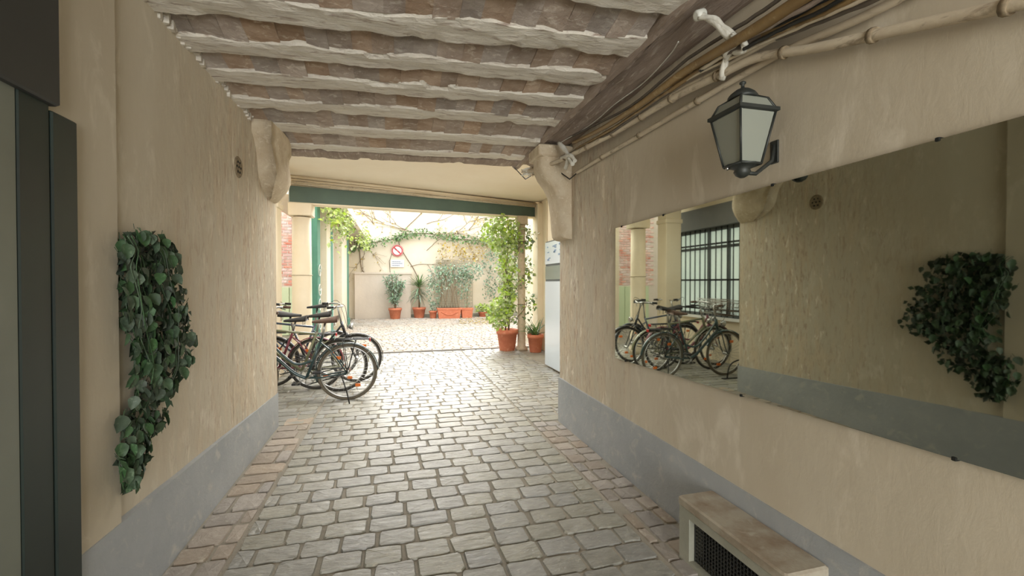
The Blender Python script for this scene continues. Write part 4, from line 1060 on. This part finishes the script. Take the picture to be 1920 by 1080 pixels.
# leaves climbing the post
pv = thing('post_vine', 'loose green vine twining around the slim post', 'vine', (2.54, 8.72, .3))
P = [(2.54 + .11 * math.cos(i * .5), 8.72 + .11 * math.sin(i * .5), .3 + i * .055) for i in range(42)]; MB().tube(P, .007, 4).build('stem', M['bark'], pv)
cloud([Vector(p) + Vector((U(-.05, .2), 0, 0)) for p in P for _ in range(6)], .09, .06, .10, 'foliage', 'mid', pv)
cloud([Vector(p) + Vector((U(-.1, .2), 0, 0)) for p in P[12:] for _ in range(5)], .09, .06, .12, 'pale_foliage', 'lime', pv)
c = at(1004, 660, Z=0); t = thing('potted_strap_plant', 'smaller terracotta pot with dark strap leaves right of the slim post', 'potted plant', c); pot(t, c, .165, .36)
mb = MB()
for k in range(34):
    a = U(0, 6.28); e_ = U(.5, 1.35); strap(mb, c + Vector((U(-.06, .06), U(-.06, .06), .34)), (math.cos(a) * math.cos(e_), math.sin(a) * math.cos(e_), math.sin(e_)), U(.42, .62), .036, .35)
mb.build('leaves', M['mid'], t, kind='stuff')

# wall vines
def branch(mb, p, d, L, r, depth, pts):
    P = [Vector(p)]; d = Vector(d).normalized()
    for i in range(7):
        d = (d + Vector((U(-.25, .25), 0, U(-.25, .25)))).normalized(); P.append(P[-1] + d * L / 7)
    for q in P: q.y = YF - .03 - U(0, .03)
    mb.tube(P, [r * (1 - .09 * i) for i in range(len(P))], 4); pts += P
    if depth:
        for k in range(3): i = rng.randrange(2, 8); branch(mb, P[min(i, 7)], (d + Vector((U(-1, 1), 0, U(-.8, .8)))), L * U(.45, .75), r * .65, depth - 1, pts)
vn = thing('bare_vine', 'bare branching vine spread over the upper far courtyard wall', 'vine', FP(760, 560))
mb = MB(); pts = []
trunk = [FP(790, 535), FP(776, 505), FP(760, 480), FP(748, 455), FP(760, 430), FP(780, 410), FP(800, 390)]; mb.tube(smooth(trunk, 4), .017, 5)
for px, py, dx, dz in ((780, 440, -1, .6), (760, 430, -1, .2), (790, 400, -.5, 1), (800, 420, .8, .7), (820, 440, 1, .3), (850, 440, 1, .6), (880, 430, .7, .9), (720, 420, -1, .5), (700, 420, -.6, .8), (900, 410, 1, .4), (800, 470, 1, .6), (770, 500, .9, .5), (690, 440, -.3, -1)):
    branch(mb, FP(px, py), (dx, 0, dz), U(1.0, 1.9), .013, 2, pts)
lw = [FP(672, 430), FP(674, 470), FP(680, 508), FP(700, 513), FP(730, 512), FP(762, 512)]; mb.tube(smooth(lw, 4), .018, 4)
mb.build('branches', M['bark'], vn, kind='stuff')
cloud([p for p in pts[::2]], .10, .065, .09, 'sparse_leaves', 'autumn', vn)
gv = thing('leafy_vine', 'arching band of leafy green vine across the far courtyard wall', 'vine', FP(800, 450))
pts = []
arch = [FP(660, 470), FP(680, 458), FP(700, 455), FP(740, 448), FP(760, 440), FP(800, 438), FP(850, 447), FP(900, 452), FP(950, 460)]
A_ = smooth(arch, 10); MB().tube([p + Vector((0, -.03, 0)) for p in A_], .02, 5).build('stem', M['bark'], gv)
for i, p in enumerate(A_): pts += [p + Vector((U(-.1, .1), -U(.12, .28), U(-.16, .16))) for _ in range(int(5 + 11 * (i / len(A_))))]
cloud(pts, .12, .08, .04, 'foliage', 'mid', gv)
pts = [FP(U(820, 915), U(455, 490)) + Vector((0, -U(.12, .22), 0)) for _ in range(260)]; cloud(pts, .12, .08, .04, 'yellowing_foliage', 'autumn', gv)
pts = [FP(U(905, 975), U(440, 560)) + Vector((0, -U(.12, .28), 0)) for _ in range(800)]; cloud(pts, .13, .07, .05, 'grey_foliage', 'sage', gv)
fv = thing('cornice_creeper', 'lime creeper hanging over the teal shopfront cornice', 'creeper', (-1.2, 10, 3))
pts = []
for _ in range(520): y_ = U(8.9, 12.2); pts.append((-1.2 + U(-.2, .22), y_, 3.1 - abs(rng.gauss(0, .28)) - (.25 if rng.random() > .7 else 0)))
for _ in range(260): pts.append((-.95 + U(-.2, .12), U(14, 17.5), 2.95 + U(-.35, .25)))
cloud(pts, .10, .075, .04, 'foliage', 'lime', fv)
MB().tube([(-1.1 + .05 * math.sin(i), 8.9 + i * .3, 3.05 + .04 * math.cos(i * 2)) for i in range(29)], .012, 4).build('stem', M['bark'], fv)
lf = MB()
for _ in range(260):
    p = at(U(860, 945), U(596, 607), Z=.012); lf.leaf(p, (U(-1, 1), U(-1, 1), .05), (0, 0, 1), .09, .06)
o = lf.build('fallen_leaves', M['autumn'], kind='stuff'); tag(o, 'scatter of ochre fallen leaves on the courtyard paving', 'leaves')
